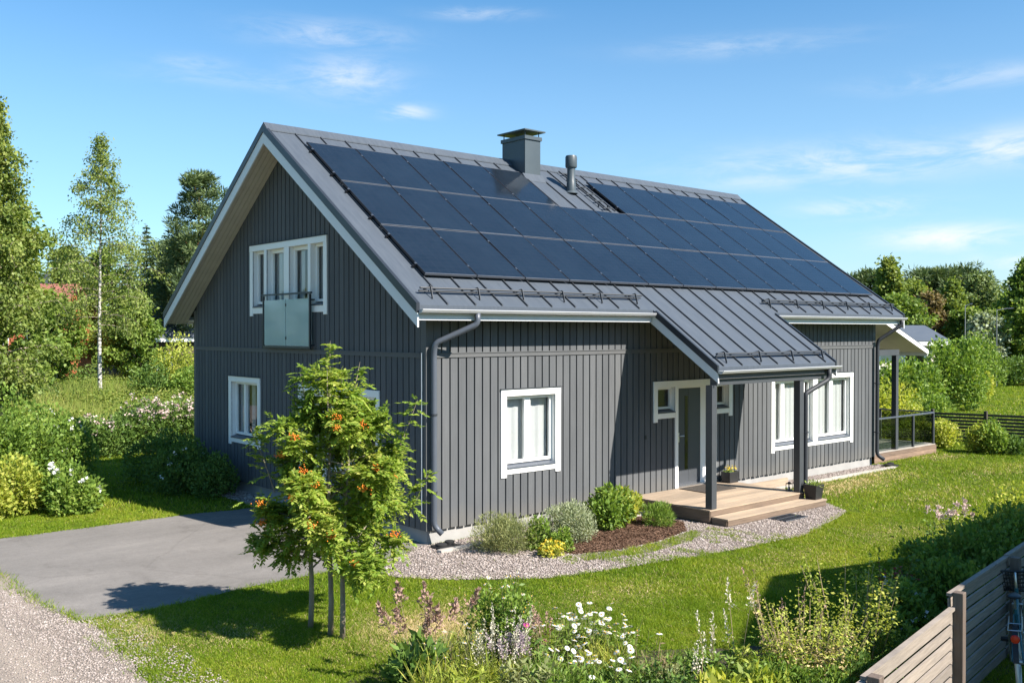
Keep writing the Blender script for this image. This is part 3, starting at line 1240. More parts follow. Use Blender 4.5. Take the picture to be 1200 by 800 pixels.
# front, left of the porch
b = FB('F')
trim(b, 1.60, 3.06, 1.02, 2.55, w=.13, top=.125)
reveal(b, OPEN_F[0])
w1 = b.build('window', M['white'], house, bevel=.004)
b = FB('F'); cap(b, 1.60, 3.06, 2.55); b.build('drip_cap', M['pipe'], w1)
sash_set('F', OPEN_F[0], [(2.24, 2.38)], w1, curtain=[(1.76, 2.32, 1.16), (2.34, 2.90, 1.16)], cur_out=-.19, gap_top=.05)
# front, right of the porch
b = FB('F')
trim(b, 9.90, 13.54, .77, 2.54, w=.13, top=.125)
b.wb(11.66, 11.87, .018, .05, .87, 2.40)
reveal(b, OPEN_F[1]); reveal(b, OPEN_F[2])
w2 = b.build('window', M['white'], house, bevel=.004)
b = FB('F'); cap(b, 9.90, 13.54, 2.54); b.build('drip_cap', M['pipe'], w2)
sash_set('F', OPEN_F[1], [(10.42, 10.56), (11.36, 11.44)], w2, curtain=[(10.08, 10.62, .9), (10.72, 11.6, .9)], cur_out=-.17, gap_top=.05)
sash_set('F', OPEN_F[2], [(12.56, 12.72)], w2, curtain=[(11.9, 12.66, .9), (12.70, 13.36, .9)], cur_out=-.17, gap_top=.05)
# entrance: door with two small side windows
b = FB('F')
b.wb(5.71, 8.39, .018, .056, 2.42, 2.55)
b.wb(5.71, 5.84, .018, .052, 1.70, 2.42)
b.wb(8.26, 8.39, .018, .052, 1.70, 2.42)
b.wb(5.84, 6.40, .018, .046, 1.77, 1.88)
b.wb(7.82, 8.26, .018, .046, 1.77, 1.88)
b.wb(6.40, 6.5, .018, .054, .27, 2.42)
b.wb(7.70, 7.82, .018, .054, .27, 2.42)
reveal(b, OPEN_F[3], .14)
b.wb(6.504, 6.58, -.14, -.07, .27, 2.436)
b.wb(7.40, 7.696, -.14, -.07, .27, 2.436)
b.wb(6.58, 7.40, -.14, -.07, 2.37, 2.436)
b.build('door_frame', M['white'], house, bevel=.004)
for op in OPEN_F[4:]:
    b = FB('F')
    reveal(b, op)
    wo = b.build('window', M['white'], house)
    sash_set('F', op, [], wo, sash=.05, curtain=None)
b = FB('F')
b.wb(6.582, 7.398, -.13, -.082, .30, 2.368)
for i in range(4):      # shallow horizontal grooves read as raised fields
    z = .36 + i * .5
    b.wb(6.62, 6.85, -.082, -.079, z, z + .47)
    b.wb(7.0, 7.37, -.082, -.079, z, z + .47)
door = b.build('door', M['door'], house, bevel=.003)
b = FB('F'); b.wb(6.87, 6.97, -.0819, -.076, .62, 2.2); b.build('door_glass', M['dark_glass'], door)
b = FB('F')
b.wb(6.64, 6.68, -.079, -.07, 1.22, 1.42)
b.tube([(6.66, .07, 1.35), (6.66, .025, 1.35)], .011, 8)
b.tube([(6.66, .03, 1.35), (6.79, .03, 1.35)], .011, 8)
b.build('handle', M['steel'], door)
b = FB('F'); b.wb(6.5, 7.7, -.14, .06, .262, .30); b.build('threshold', M['steel'], house)
b = FB('F'); b.box(5.45, 5.50, -.04, -.024, 1.38, 1.46); b.build('door_bell', M['black'], house)

# gable, upper floor: two balcony doors between two side windows
b = FB('G')
b.wb(3.22, 6.56, .018, .058, 5.32, 5.45)
b.wb(3.22, 3.36, .018, .052, 3.92, 5.32)
b.wb(6.42, 6.56, .018, .052, 3.92, 5.32)
b.wb(3.36, 3.86, .018, .046, 3.97, 4.10)
b.wb(5.86, 6.42, .018, .046, 3.97, 4.10)
b.wb(3.85, 3.96, .018, .054, 3.24, 5.32)
b.wb(5.76, 5.87, .018, .054, 3.24, 5.32)
b.wb(4.76, 4.98, .018, .050, 3.32, 5.32)
b.wb(3.96, 5.76, .018, .048, 3.245, 3.32)
for op in OPEN_G[:4]:
    reveal(b, op)
gw = b.build('window', M['white'], house, bevel=.004)
b = FB('G'); cap(b, 3.22, 6.56, 5.45); b.build('drip_cap', M['pipe'], gw)
sash_set('G', OPEN_G[0], [], gw, curtain=[(6.15, 6.40, 4.2)])
sash_set('G', OPEN_G[1], [], gw, sash=.075, curtain=[(5.45, 5.74, 3.4)], sill=False)
sash_set('G', OPEN_G[2], [], gw, sash=.075, curtain=[(4.52, 4.74, 3.4)], sill=False)
sash_set('G', OPEN_G[3], [], gw, curtain=[(3.66, 3.84, 4.2)])
# gable, ground floor
b = FB('G')
trim(b, 6.09, 7.67, 1.09, 2.58, w=.13, top=.12)
reveal(b, OPEN_G[4])
gl = b.build('window', M['white'], house, bevel=.004)
b = FB('G'); cap(b, 6.09, 7.67, 2.58); b.build('drip_cap', M['pipe'], gl)
sash_set('G', OPEN_G[4], [(6.98, 7.07)], gl, curtain=[(7.1, 7.5, 1.25), (6.78, 6.97, 1.25)])
# gable, garden door with a wide window beside it
b = FB('G')
b.wb(1.38, 4.38, .018, .056, 2.40, 2.53)
b.wb(1.38, 1.50, .018, .052, .90, 2.40)
b.wb(4.25, 4.38, .018, .052, .28, 2.40)
b.wb(3.28, 3.40, .018, .054, .28, 2.40)
b.wb(1.50, 3.28, .018, .046, .92, 1.02)
b.wb(3.40, 4.25, .018, .046, .28, .32)
reveal(b, OPEN_G[5]); reveal(b, OPEN_G[6])
gd = b.build('window', M['white'], house, bevel=.004)
sash_set('G', OPEN_G[5], [], gd, sash=.1, sill=False, curtain=[(3.95, 4.22, .4)])
sash_set('G', OPEN_G[6], [(2.34, 2.44)], gd, curtain=[(2.95, 3.26, 1.1)])
# glass balcony rail in front of the upper doors
b = FB('G')
ya, yb = 3.72, 5.76
b.wb(ya - .04, yb + .04, .105, .145, 4.335, 4.37)
b.wb(ya, ya + .045, .105, .145, 3.24, 4.33)
b.wb(yb - .045, yb, .105, .145, 3.24, 4.33)
b.wb(ya + .045, yb - .045, .105, .145, 3.24, 3.29)
for y in (ya + .01, yb - .04):
    for z in (3.3, 4.2):
        b.wb(y, y + .03, .02, .105, z, z + .03)
bal = b.build('balcony_rail', M['roof_dark'], house, bevel=.004)
ym = (ya + yb) / 2
for p, q in ((ya + .06, ym - .012), (ym + .012, yb - .06)):
    g = FB('G'); g.wb(p, q, .12, .13, 3.30, 4.24); g.build('glass_panel', M['frosted'], bal)
g = FB('G'); g.wb(ym - .02, ym + .02, .115, .136, 3.42, 3.48); g.wb(ym - .02, ym + .02, .115, .136, 4.1, 4.16); g.build('clamp', M['black'], bal)

# ------------------------------------------------------------------ porch
DZ = .27
for (x, y, z0) in ((5.12, -1.97, DZ), (8.03, -1.97, DZ)):
    b = MB()
    b.box(x - .075, x + .075, y - .075, y + .075, z0, rz(PY) - .34)
    b.box(x - .06, x + .06, y - .06, y + .06, z0 - .02, z0 + .012)
    b.build('porch_post', M['post'], house, bevel=.006)

deck = thing('porch_deck', 'low wooden entrance deck with one long step under the porch roof', 'deck', (6.5, -1.05, 0))
b = MB()
nb = 14
y0d, y1d = -2.06, -.065
for i in range(nb):
    ya = y0d + (y1d - y0d) * i / nb
    b.box(4.97, 8.14, ya + .003, ya + (y1d - y0d) / nb - .003, DZ - .028, DZ - random.uniform(0, .003))
b.build('deck_boards', M['deckwood'], deck)
b = MB()
b.box(4.99, 5.01, y0d + .02, y1d - .02, .03, DZ - .03)
b.box(5.012, 8.118, y0d + .012, y0d + .034, .03, DZ - .03)
b.box(8.11, 8.13, y0d + .02, y1d - .02, .03, DZ - .03)
b.build('skirting', M['skirt'], deck)
b = MB()
for i in range(3):
    ya = -2.43 + i * .122
    b.box(5.02, 8.36, ya + .002, ya + .119, .118, .146)
b.build('step', M['deckwood'], deck)
b = MB()
b.box(5.04, 8.34, -2.42, -2.398, .015, .117)
b.box(5.022, 5.042, -2.40, -2.07, .015, .117)
b.box(8.338, 8.358, -2.40, -2.07, .015, .117)
b.build('riser', M['skirt'], deck)
b = MB()
b.box(8.16, 9.9, -.50, -.42, .0, .2)
b.box(8.16, 8.24, -.42, -.07, .0, .2)
o = b.build('edging_board', M['deckwood'])
tag(o, 'pale edging board along the pebbles beyond the entrance deck', 'edging')

mat = MB()
mat.prism([(6.42, -.86), (7.42, -.86), (7.42, -.14), (6.42, -.14)], 'z', DZ + .001, DZ + .016)
o = mat.build('doormat', paint('dark_coir_mat', (.05, .042, .035), .95, .3, 30, (1, 1, 1), .8), bevel=.005)
tag(o, 'dark rectangular doormat on the deck before the front door', 'doormat')

M['pot'] = paint('black_flower_pot', (.022, .022, .024), .5, .12, 6)
M['soil'] = paint('dark_soil', (.035, .026, .018), .95, .4, 18, (1, 1, 1), .9)


def pot_plant(name, label, loc, prof, square, leafmat, flowermat, h, n, group):
    t = thing(name, label, 'flower pot', loc, group)
    b = MB()
    (w0, w1, d0, d1, hh) = prof
    if square:
        vs = []
        for (w, d, z) in ((w0, d0, 0), (w1, d1, hh), (w1 - .012, d1 - .012, hh), (w0, d0, hh - .05)):
            vs += [(-w, -d, z), (w, -d, z), (w, d, z), (-w, d, z)]
        fs = [(3, 2, 1, 0)]
        for k in range(3):
            for i in range(4):
                fs.append((k * 4 + i, k * 4 + (i + 1) % 4, k * 4 + 4 + (i + 1) % 4, k * 4 + 4 + i))
        b.add(vs, fs)
        b.build('pot', M['pot'], t, bevel=.006, local=True)
    else:
        b.lathe([(0, 0), (w0, 0), (w1, hh - .03), (w1 + .012, hh - .03), (w1 + .012, hh), (w1 - .01, hh), (w1 - .02, hh - .05)], n=22)
        b.build('pot', M['pot'], t, smooth='auto', local=True)
    b = MB()
    b.prism([(-w1 * .9, -d1 * .9), (w1 * .9, -d1 * .9), (w1 * .9, d1 * .9), (-w1 * .9, d1 * .9)], 'z', hh - .06, hh - .03) if square else b.lathe([(0, hh - .03), (w1 - .015, hh - .035)], n=16)
    b.build('soil', M['soil'], t, local=True)
    r = np.random.default_rng(len(label))
    P = np.stack([r.uniform(-w1, w1, n) * .8, r.uniform(-d1, d1, n) * .8, np.full(n, hh - .03)], 1)
    D = r.normal(size=(n, 3)) * .5 + np.array([0, 0, 1.0])
    Ln = r.uniform(.4, 1, n) * h
    P2 = P + unit(D) * (Ln * r.random(n))[:, None] * .7
    V, F = leaf_quads(P2, D + r.normal(size=(n, 3)) * .4, Ln * .5, .022, r, .4)
    fast_mesh('foliage', V, F, leafmat, t, local=True)
    if flowermat:
        m = 60
        P = np.stack([r.uniform(-w1, w1, m) * .9, r.uniform(-d1, d1, m) * .9, hh + r.uniform(.3, 1, m) * h], 1)
        V, F = leaf_quads(P, r.normal(size=(m, 3)) + np.array([0, 0, .4]), .035, .035, r, .8)
        fast_mesh('blossom', V, F, flowermat, t, local=True)
    return t


M['leaf_pot'] = leaf('pot_plant_leaf', [(.05, .09, .02), (.11, .16, .035), (.18, .2, .05)])
M['petal_yellow'] = leaf('yellow_petal', [(.62, .42, .03), (.75, .58, .06), (.70, .62, .15)], .25, .6, .2, (1, 1, .7))
pot_plant('flower_box', 'black square planter of yellow flowers against the wall beside the front door', (8.0, -.27, DZ + .001), (.15, .17, .11, .12, .24), True, M['leaf_pot'], M['petal_yellow'], .1, 110, 'black planters by the entrance')
pot_plant('flower_pot', 'black tapered pot of grassy plants standing on the end of the deck step', (8.17, -2.235, .147), (.115, .155, .115, .155, .30), True, M['leaf_pot'], None, .15, 150, 'black planters by the entrance')
lan = thing('garden_lantern', 'small black lantern on the deck behind the porch post with the downpipe', 'lantern', (8.07, -1.72, DZ + .001))
b = MB(); b.box(-.05, .05, -.05, .05, 0, .015); b.box(-.05, .05, -.05, .05, .13, .145)
for i in (-1, 1):
    for j in (-1, 1):
        b.box(i * .045 - .005, i * .045 + .005, j * .045 - .005, j * .045 + .005, .015, .13)
b.lathe([(.05, .145), (.02, .17), (0, .175)], n=4)
b.build('cage', M['black'], lan, local=True)
b = MB(); b.lathe([(0, .016), (.025, .016), (.025, .07), (0, .072)], n=10); b.build('candle', M['curtain'], lan, local=True)

# boot-scraper grating in the gravel
b = MB()
gx, gy2 = 6.6, -2.66
for i in range(15):
    b.box(gx - .36 + i * .05, gx - .35 + i * .05, gy2 - .19, gy2 + .19, .012, .03)
for yy in (-.19, 0, .19):
    b.box(gx - .37, gx + .37, gy2 + yy - .008, gy2 + yy + .008, .0115, .0315)
b.box(gx - .37, gx + .37, gy2 - .19, gy2 + .19, .008, .0112)
o = b.build('boot_grate', paint('blue_grey_grating', (.07, .08, .095), .5, .1, 8, metal=.2))
tag(o, 'flat grey metal boot scraper grate on gravel before the deck step', 'grate')

# gully boxes below the downpipes
for i, (x, y, lb) in enumerate(((.12, -.36, 'black plastic rain gully box below the downpipe at the driveway corner'), (14.75, -.42, 'black plastic rain gully box below the downpipe beside the terrace'))):
    t = thing('gully_box', lb, 'gully', (x, y, 0), 'rain gullies below the downpipes')
    b = MB()
    b.prism([(-.22, -.15), (.22, -.15), (.2, .15), (-.2, .15)], 'z', .0, .05)
    b.build('base', M['black'], t, bevel=.01, local=True)
    b = MB()
    b.lathe([(.0, .05), (.1, .05), (.1, .075), (.08, .085), (0, .085)], (-.08, 0, 0), 14)
    b.lathe([(.0, .05), (.085, .05), (.085, .09), (.07, .1), (0, .1)], (.12, .04, 0), 14)
    b.build('lid', M['rubber'], t, smooth='auto', local=True)

# ------------------------------------------------------------------ covered terrace at the far end
ter = thing('terrace', 'raised wooden terrace with glass railing at the far end of the house', 'terrace', (16.6, 1.5, 0))
TX0, TX1, TY0, TY1, TZ = 14.9, 18.45, .12, 5.2, .29
b = MB()
n = 36
for i in range(n):
    ya = TY0 + (TY1 - TY0) * i / n
    b.box(TX0, TX1, ya + .002, ya + (TY1 - TY0) / n - .004, TZ - .028, TZ - random.uniform(0, .003))
b.build('deck_boards', M['deckwood_y'], ter)
b = MB()
for i in range(3):
    z = -.06 + i * .108
    b.box(TX0, TX1 + .0, TY0 - .026, TY0 - .004, z, z + .103)
    b.box(TX1 + .002, TX1 + .024, TY0 - .02, TY1, z, z + .103)
b.build('skirting', wood('reddish_terrace_skirting', (.24, .165, .12), (1.2, 1, 16), .4, .72), ter)
rail = MB()
zr_ = 1.2
rail.bar((TX0, TY0 + .03, zr_), (TX1 - .05, TY0 + .03, zr_), .05, .04)
rail.bar((TX1 - .075, TY0 + .06, zr_), (TX1 - .075, TY1, zr_), .05, .04)
rail.build('handrail', M['pipe_light'], ter)
for (x, y) in ((17.15, TY0 + .03), (18.37, TY0 + .03), (18.37, 1.8), (18.37, 3.5), (18.37, 5.1)):
    p = MB(); p.box(x - .03, x + .03, y - .03, y + .03, TZ + .001, zr_ - .02); p.build('railing_post', M['post'], ter)
for a, c in (((14.98, TY0 + .03), (16.12, TY0 + .03)), ((16.32, TY0 + .03), (17.1, TY0 + .03)), ((17.2, TY0 + .03), (18.32, TY0 + .03)), ((18.37, .24), (18.37, 1.74)), ((18.37, 1.86), (18.37, 3.44)), ((18.37, 3.56), (18.37, 5.04))):
    p = MB(); p.bar((*a, .76), (*c, .76), .008, .8); p.build('glass_panel', M['rail_glass'], ter)
b = MB(); b.box(16.15, 16.29, TY0 + .02, TY0 + .16, TZ, 2.92); b.build('terrace_post', M['post'], house, bevel=.005)
b = MB(); b.box(16.15, 16.29, 4.9, 5.04, TZ, 2.92); b.build('terrace_post', M['post'], house, bevel=.005)
b = MB(); b.box(L + .03, 16.3, TY0 + .01, TY0 + .17, 2.92, 3.08); b.box(16.14, 16.30, TY0 + .17, 5.05, 2.92, 3.08); b.build('terrace_beam', M['post'], house)
# mono-pitch roof falling away from the gable
b = MB()
s = -.345
zt = lambda x: 3.98 + s * (x - 15.0)
b.prism([(L + .04, zt(L)), (17.55, zt(17.55)), (17.55, zt(17.55) - .05), (L + .04, zt(L) - .05)], 'y', -.06, 5.4)
tr = b.build('terrace_roof', M['roof'], house)
b = MB(); b.prism([(L + .05, zt(L) - .052), (17.52, zt(17.52) - .052), (17.52, zt(17.52) - .13), (L + .05, zt(L) - .13)], 'y', -.02, 5.36); b.build('soffit', M['soffit'], tr)
b = MB(); b.prism([(L + .05, zt(L) - .045), (17.57, zt(17.57) - .045), (17.57, zt(17.57) - .16), (L + .05, zt(L) - .16)], 'y', -.085, -.061); b.build('barge_board', M['white'], tr)
b = MB(); b.box(17.552, 17.575, -.06, 5.4, zt(17.55) - .22, zt(17.55) - .02); b.build('fascia_board', M['white'], tr)
# ------------------------------------------------------------------ ground materials
def lawn_mat():
    m, nt = nodes_of('lawn_turf')
    pos = coords(nt)
    n1 = noise(nt, .55, 4, .6, pos)
    n2 = noise(nt, 6, 5, .7, pos)
    n3 = noise(nt, 45, 3, .7, pos)
    a = ramp(nt, n1, [(.30, (.06, .10, .014)), (.52, (.10, .135, .018)), (.72, (.17, .17, .03))])
    b = ramp(nt, n2, [(.3, (.62, .66, .6)), (.7, (1.2, 1.15, 1.0))])
    c = mixc(nt, 1, a, b, 'MULTIPLY')
    d = ramp(nt, n3, [(.3, (.45, .48, .45)), (.65, (1.15, 1.15, 1.1))])
    c = mixc(nt, .9, c, d, 'MULTIPLY')
    out(nt, principled(nt, c, .9, 0, .1, bump(nt, n3, .8, .03)))
    return m


def asphalt_mat():
    m, nt = nodes_of('worn_asphalt')
    pos = coords(nt)
    n1 = noise(nt, .7, 5, .6, coords(nt, (.6, 1.6, 1)))
    n2 = noise(nt, 120, 2, .6, pos)
    n3 = noise(nt, 9, 5, .7, pos)
    a = ramp(nt, n1, [(.3, (.150, .141, .132)), (.55, (.185, .174, .163)), (.75, (.225, .211, .196))])
    b = ramp(nt, n2, [(.3, (.66, .66, .66)), (.7, (1.22, 1.2, 1.18))])
    c = mixc(nt, .8, a, b, 'MULTIPLY')
    e = ramp(nt, n3, [(.25, (.84, .84, .84)), (.6, (1.03, 1.03, 1.03))])
    c = mixc(nt, .8, c, e, 'MULTIPLY')
    vo = nt.nodes.new('ShaderNodeTexVoronoi'); vo.feature = 'DISTANCE_TO_EDGE'; vo.inputs['Scale'].default_value = .42
    wv = nt.nodes.new('ShaderNodeTexNoise'); wv.inputs['Scale'].default_value = 1.1; wv.inputs['Detail'].default_value = 5
    nt.links.new(pos, wv.inputs['Vector'])
    nt.links.new(mixc(nt, .22, pos, wv.outputs['Color']), vo.inputs['Vector'])
    ck = ramp(nt, vo.outputs['Distance'], [(.0, (.50, .49, .48)), (.006, (.62, .61, .6)), (.010, (1, 1, 1))])
    c = mixc(nt, .22, c, ck, 'MULTIPLY')
    st_ = ramp(nt, noise(nt, 1.7, 6, .7, coords(nt, (1, .5, 1))), [(.56, (1, 1, 1)), (.72, (.72, .71, .70))])
    c = mixc(nt, .8, c, st_, 'MULTIPLY')
    out(nt, principled(nt, c, .85, 0, .25, bump(nt, n2, .5, .006)))
    return m


def gravel_mat(name, lo, hi, scale, dusty=0.0, bmp=1.0):
    m, nt = nodes_of(name)
    pos = coords(nt)
    v = nt.nodes.new('ShaderNodeTexVoronoi')
    v.inputs['Scale'].default_value = scale
    nt.links.new(pos, v.inputs['Vector'])
    sep = nt.nodes.new('ShaderNodeSeparateColor')
    nt.links.new(v.outputs['Color'], sep.inputs[0])
    a = ramp(nt, sep.outputs[0], [(0, lo), (.55, tuple((np.array(lo) + np.array(hi)) / 2)), (1, hi)])
    e = ramp(nt, v.outputs['Distance'], [(.35, (1, 1, 1)), (.75, (.42, .40, .38))])
    c = mixc(nt, 1 - dusty, a, e, 'MULTIPLY')
    n1 = noise(nt, .9, 4, .6, pos)
    d = ramp(nt, n1, [(.3, (.84, .83, .82)), (.7, (1.08, 1.07, 1.05))])
    c = mixc(nt, .8, c, d, 'MULTIPLY')
    if dusty:
        n4 = noise(nt, 1.2, 4, .6, coords(nt, (2.2, .25, 1)))
        c = mixc(nt, ramp(nt, n4, [(.42, (0, 0, 0)), (.62, (1, 1, 1))]), c, (.29, .245, .205))
    inv = nt.nodes.new('ShaderNodeMath'); inv.operation = 'SUBTRACT'; inv.inputs[0].default_value = 1
    nt.links.new(v.outputs['Distance'], inv.inputs[1])
    out(nt, principled(nt, c, .9, 0, .2, bump(nt, inv.outputs[0], bmp, .02)))
    return m


def mulch_mat():
    m, nt = nodes_of('bark_mulch')
    pos = coords(nt)
    v = nt.nodes.new('ShaderNodeTexVoronoi'); v.inputs['Scale'].default_value = 32
    nt.links.new(coords(nt, (1, .6, 1)), v.inputs['Vector'])
    sep = nt.nodes.new('ShaderNodeSeparateColor'); nt.links.new(v.outputs['Color'], sep.inputs[0])
    c = ramp(nt, sep.outputs[0], [(0, (.06, .032, .02)), (.6, (.13, .075, .05)), (1, (.22, .14, .10))])
    out(nt, principled(nt, c, .95, 0, .1, bump(nt, v.outputs['Distance'], 1, .03)))
    return m


M['lawn'] = lawn_mat()
M['asphalt'] = asphalt_mat()
M['gravel'] = gravel_mat('pinkish_pebble_gravel', (.15, .125, .11), (.40, .345, .31), 38)
M['road'] = gravel_mat('dusty_gravel_road', (.17, .145, .125), (.36, .31, .27), 48, .45, .8)
M['mulch'] = mulch_mat()

# ------------------------------------------------------------------ ground sheets
def ragged(poly, step=.12, amp=.03, seed=0):
    r = random.Random(seed)
    res = []
    ph = [r.uniform(0, 6) for _ in range(4)]
    q = 0
    for i in range(len(poly)):
        a, b = poly[i], poly[(i + 1) % len(poly)]
        n = max(1, int(math.dist(a, b) / step))
        dx, dy = b[0] - a[0], b[1] - a[1]
        l = math.hypot(dx, dy) or 1
        for k in range(n):
            t = k / n
            q += step
            w = amp * (math.sin(q * 2.1 + ph[0]) + .8 * math.sin(q * 5.3 + ph[1]) + r.uniform(-.8, .8))
            if k == 0: w *= .3
            res.append((a[0] + dx * t - dy / l * w, a[1] + dy * t + dx / l * w))
    return res


def sheet(name, poly, z, mat, amp=.03, seed=0):
    b = MB()
    p = ragged(poly, .12, amp, seed) if amp else poly
    b.add([(x, y, z) for x, y in p], [tuple(range(len(p)))])
    o = b.build(name, mat)
    tag(o, kind='structure')
    return o


b = MB()
b.add([(-500, -500, 0), (700, -500, 0), (700, 700, 0), (-500, 700, 0)], [(0, 1, 2, 3)])
tag(b.build('lawn', M['lawn']), kind='structure')
DRIVE = [(-5.9, 5.2), (-3.6, 5.24), (-1.95, 5.24), (-.9, 5.1), (.05, 5.05), (.05, -.02), (-.35, -.1), (-.75, -.33), (-2.0, -.52), (-3.45, -.55), (-4.7, -.72), (-5.75, -.62), (-5.95, .8), (-6.0, 3)]
ROAD = [(-5.72, 30), (-5.75, 5.0), (-5.93, 2.5), (-5.80, -.5), (-5.64, -1.0), (-5.72, -2.3), (-5.85, -3.4), (-6.0, -5.5), (-6.2, -9), (-6.6, -14), (-7, -24), (-13, -24), (-12, 30)]
GRAV = [(-.35, -.02), (-.35, -.1), (-.8, -.36), (-1.77, -.70), (-1.6, -1.4), (-1.15, -2.03), (.03, -2.9), (1.15, -3.2), (3.58, -3.6), (5.4, -3.72), (7.24, -3.3), (8.1, -3.04), (8.6, -2.3), (8.6, -1.5), (8.5, -.62), (14.9, -.62), (14.9, 0), (4.9, 0)]
MULCH = [(1.3, -.75), (1.35, -2.1), (1.9, -2.35), (3.0, -2.4), (4.2, -2.15), (4.75, -1.6), (4.85, -.75)]
GRASSTRIP = [(1.35, -2.15), (1.9, -2.42), (3.0, -2.45), (4.25, -2.2), (4.55, -2.32), (3.6, -2.72), (2.4, -2.85), (1.2, -2.55)]
GSIDE = [(-.62, 5.1), (-.62, 9.7), (.1, 9.7), (.1, 5.1)]
BED = [(-4.1, -4.5), (-3.2, -4.35), (-2.2, -4.6), (-1.6, -5.5), (-.8, -6.4), (1.0, -7.3), (3, -7.3), (5.2, -6.7), (8, -6.2), (11, -5.2), (13.5, -4.6), (14.5, -5.6), (13, -7.0), (4, -8.5), (-.5, -9.1), (-3, -9.6), (-6, -10), (-5.2, -6)]
sheet('driveway', DRIVE, .005, M['asphalt'], .02, 1)
sheet('gravel_road', ROAD, .010, M['road'], .04, 2)
sheet('gravel_strip', GRAV, .008, M['gravel'], .03, 3)
sheet('gravel_strip', GSIDE, .008, M['gravel'], .03, 4)
sheet('mulch_bed', MULCH, .013, M['mulch'], .03, 5)
sheet('flower_bed_soil', BED, .012, M['soil'], .05, 6)
b = MB()
for (xa, xb, y) in ((-.2, 4.9, -.62), (8.55, 14.6, -.62)):
    x = xa
    while x < xb - .05:
        xe = min(x + .98, xb)
        b.box(x + .004, xe - .004, y - .06, y + .06, -.05, .055 + random.uniform(-.006, .006))
        x = xe
tag(b.build('kerb', M['kerb'], bevel=.008), kind='structure')

# ------------------------------------------------------------------ grass
M['grass'] = leaf('grass_blade', [(.040, .080, .006), (.085, .142, .009), (.15, .195, .014), (.27, .25, .05)], .38, .55, .15, None, .5)
M['meadow'] = leaf('meadow_grass_blade', [(.05, .085, .012), (.085, .125, .018), (.13, .15, .03), (.19, .17, .06)], .3, .6, .15, None, .25)
M['dry'] = leaf('dry_grass_blade', [(.16, .15, .04), (.27, .22, .09), (.36, .29, .15)], .25, .7, .1, (1, 1, .8), .9)


def view_sample(n, d0, d1, p0=-160, p1=1400, r=rng):
    d = np.sqrt(r.random(n) * (d1 ** 2 - d0 ** 2) + d0 ** 2)
    px = r.uniform(p0, p1, n)
    return np.array([CAMX, CAMY]) + FWD * d[:, None] + RGT * ((px - 600) / FPX * d)[:, None]


HOUSEP = [(-.03, 0), (L, 0), (L, W), (-.03, W)]
DECKP = [(4.95, 0), (4.95, -2.45), (8.38, -2.45), (8.38, -2.0), (8.16, -2.0), (8.16, 0)]
TERP = [(L, .1), (18.5, .1), (18.5, 5.3), (L, 5.3)]


def fnoise(P, s, seed):
    """smooth value noise from a few sines, -1..1"""
    r = np.random.default_rng(seed)
    v = np.zeros(len(P))
    for k in range(6):
        a = r.uniform(0, 2 * PI); f = s * r.uniform(.5, 2)
        v += np.sin((P[:, 0] * math.cos(a) + P[:, 1] * math.sin(a)) * f + r.uniform(0, 6))
    return v / 3


def lawn_points(n, d0, d1):
    P = view_sample(n, d0, d1)
    bad = np.zeros(n, bool)
    for pl in (DRIVE, ROAD, HOUSEP, DECKP, TERP, MULCH, GSIDE):
        bad |= in_poly(P, pl)
    g = in_poly(P, GRAV) & ~in_poly(P, GRASSTRIP)
    fn_ = fnoise(P, 3.2, 31) + .5 * fnoise(P, 9, 32)
    bad |= g & (rng.random(n) > np.where((fn_ > .35) & (P[:, 0] > .9) & (P[:, 0] < 5.2) & (P[:, 1] < -2.2), .6, .004))
    return P[~bad]


def blades(P, h, w, r=rng, lean=.55):
    n = len(P)
    a = r.uniform(0, 2 * PI, n)
    hh = h * r.uniform(.5, 1.25, n)
    S = np.stack([np.cos(a), np.sin(a), np.zeros(n)], 1) * (w * .5)
    Ln = np.stack([r.normal(size=n) * lean, r.normal(size=n) * lean, np.ones(n)], 1) * hh[:, None]
    B = np.concatenate([P, np.zeros((n, 1))], 1)
    V = np.stack([B - S, B + S, B + Ln], 1).reshape(-1, 3)
    return V, np.arange(3 * n).reshape(n, 3)


DRYC = [((10.8, -1.25), 2.6, .62, 1.0), ((-2.5, -3.7), 1.1, .8, .9), ((-4.6, -2.3), .7, .5, .35), ((.3, -4.1), 1.2, .5, .3), ((3.6, -4.5), 1.4, .5, .28), ((6.8, -4.6), 1.2, .6, .35), ((11.5, -3.4), 1.8, .7, .3), ((16, -2.6), 2.0, .6, .3), ((12.9, -.95), 1.4, .35, .8), ((17.6, -.5), 1.0, .4, .6), ((-5.3, -1.6), .5, .9, .5)]
parts, dparts = [], []
for n, d0, d1, h, w in ((800000, 6.5, 13, .034, .008), (520000, 13, 19, .040, .011), (330000, 19, 32, .055, .018), (260000, 32, 75, .08, .045)):
    P = lawn_points(n, d0, d1)
    dry = np.zeros(len(P))
    for (c, rx, ry, s) in DRYC:
        q = ((P[:, 0] - c[0]) / rx) ** 2 + ((P[:, 1] - c[1]) / ry) ** 2
        dry = np.maximum(dry, s * np.exp(-q))
    isd = rng.random(len(P)) < dry + .03
    hh = h * np.clip(1 + .3 * fnoise(P, 1.6, 3) + .45 * fnoise(P, 9, 4), .25, 2.2)
    parts.append(blades(P[~isd], hh[~isd], w))
    dparts.append(blades(P[isd], hh[isd] * .7, w, lean=.9))
V, F = join(parts)
tag(fast_mesh('grass', V, F, M['grass']), kind='stuff')
V, F = join(dparts)
tag(fast_mesh('dry_grass', V, F, M['dry']), kind='stuff')
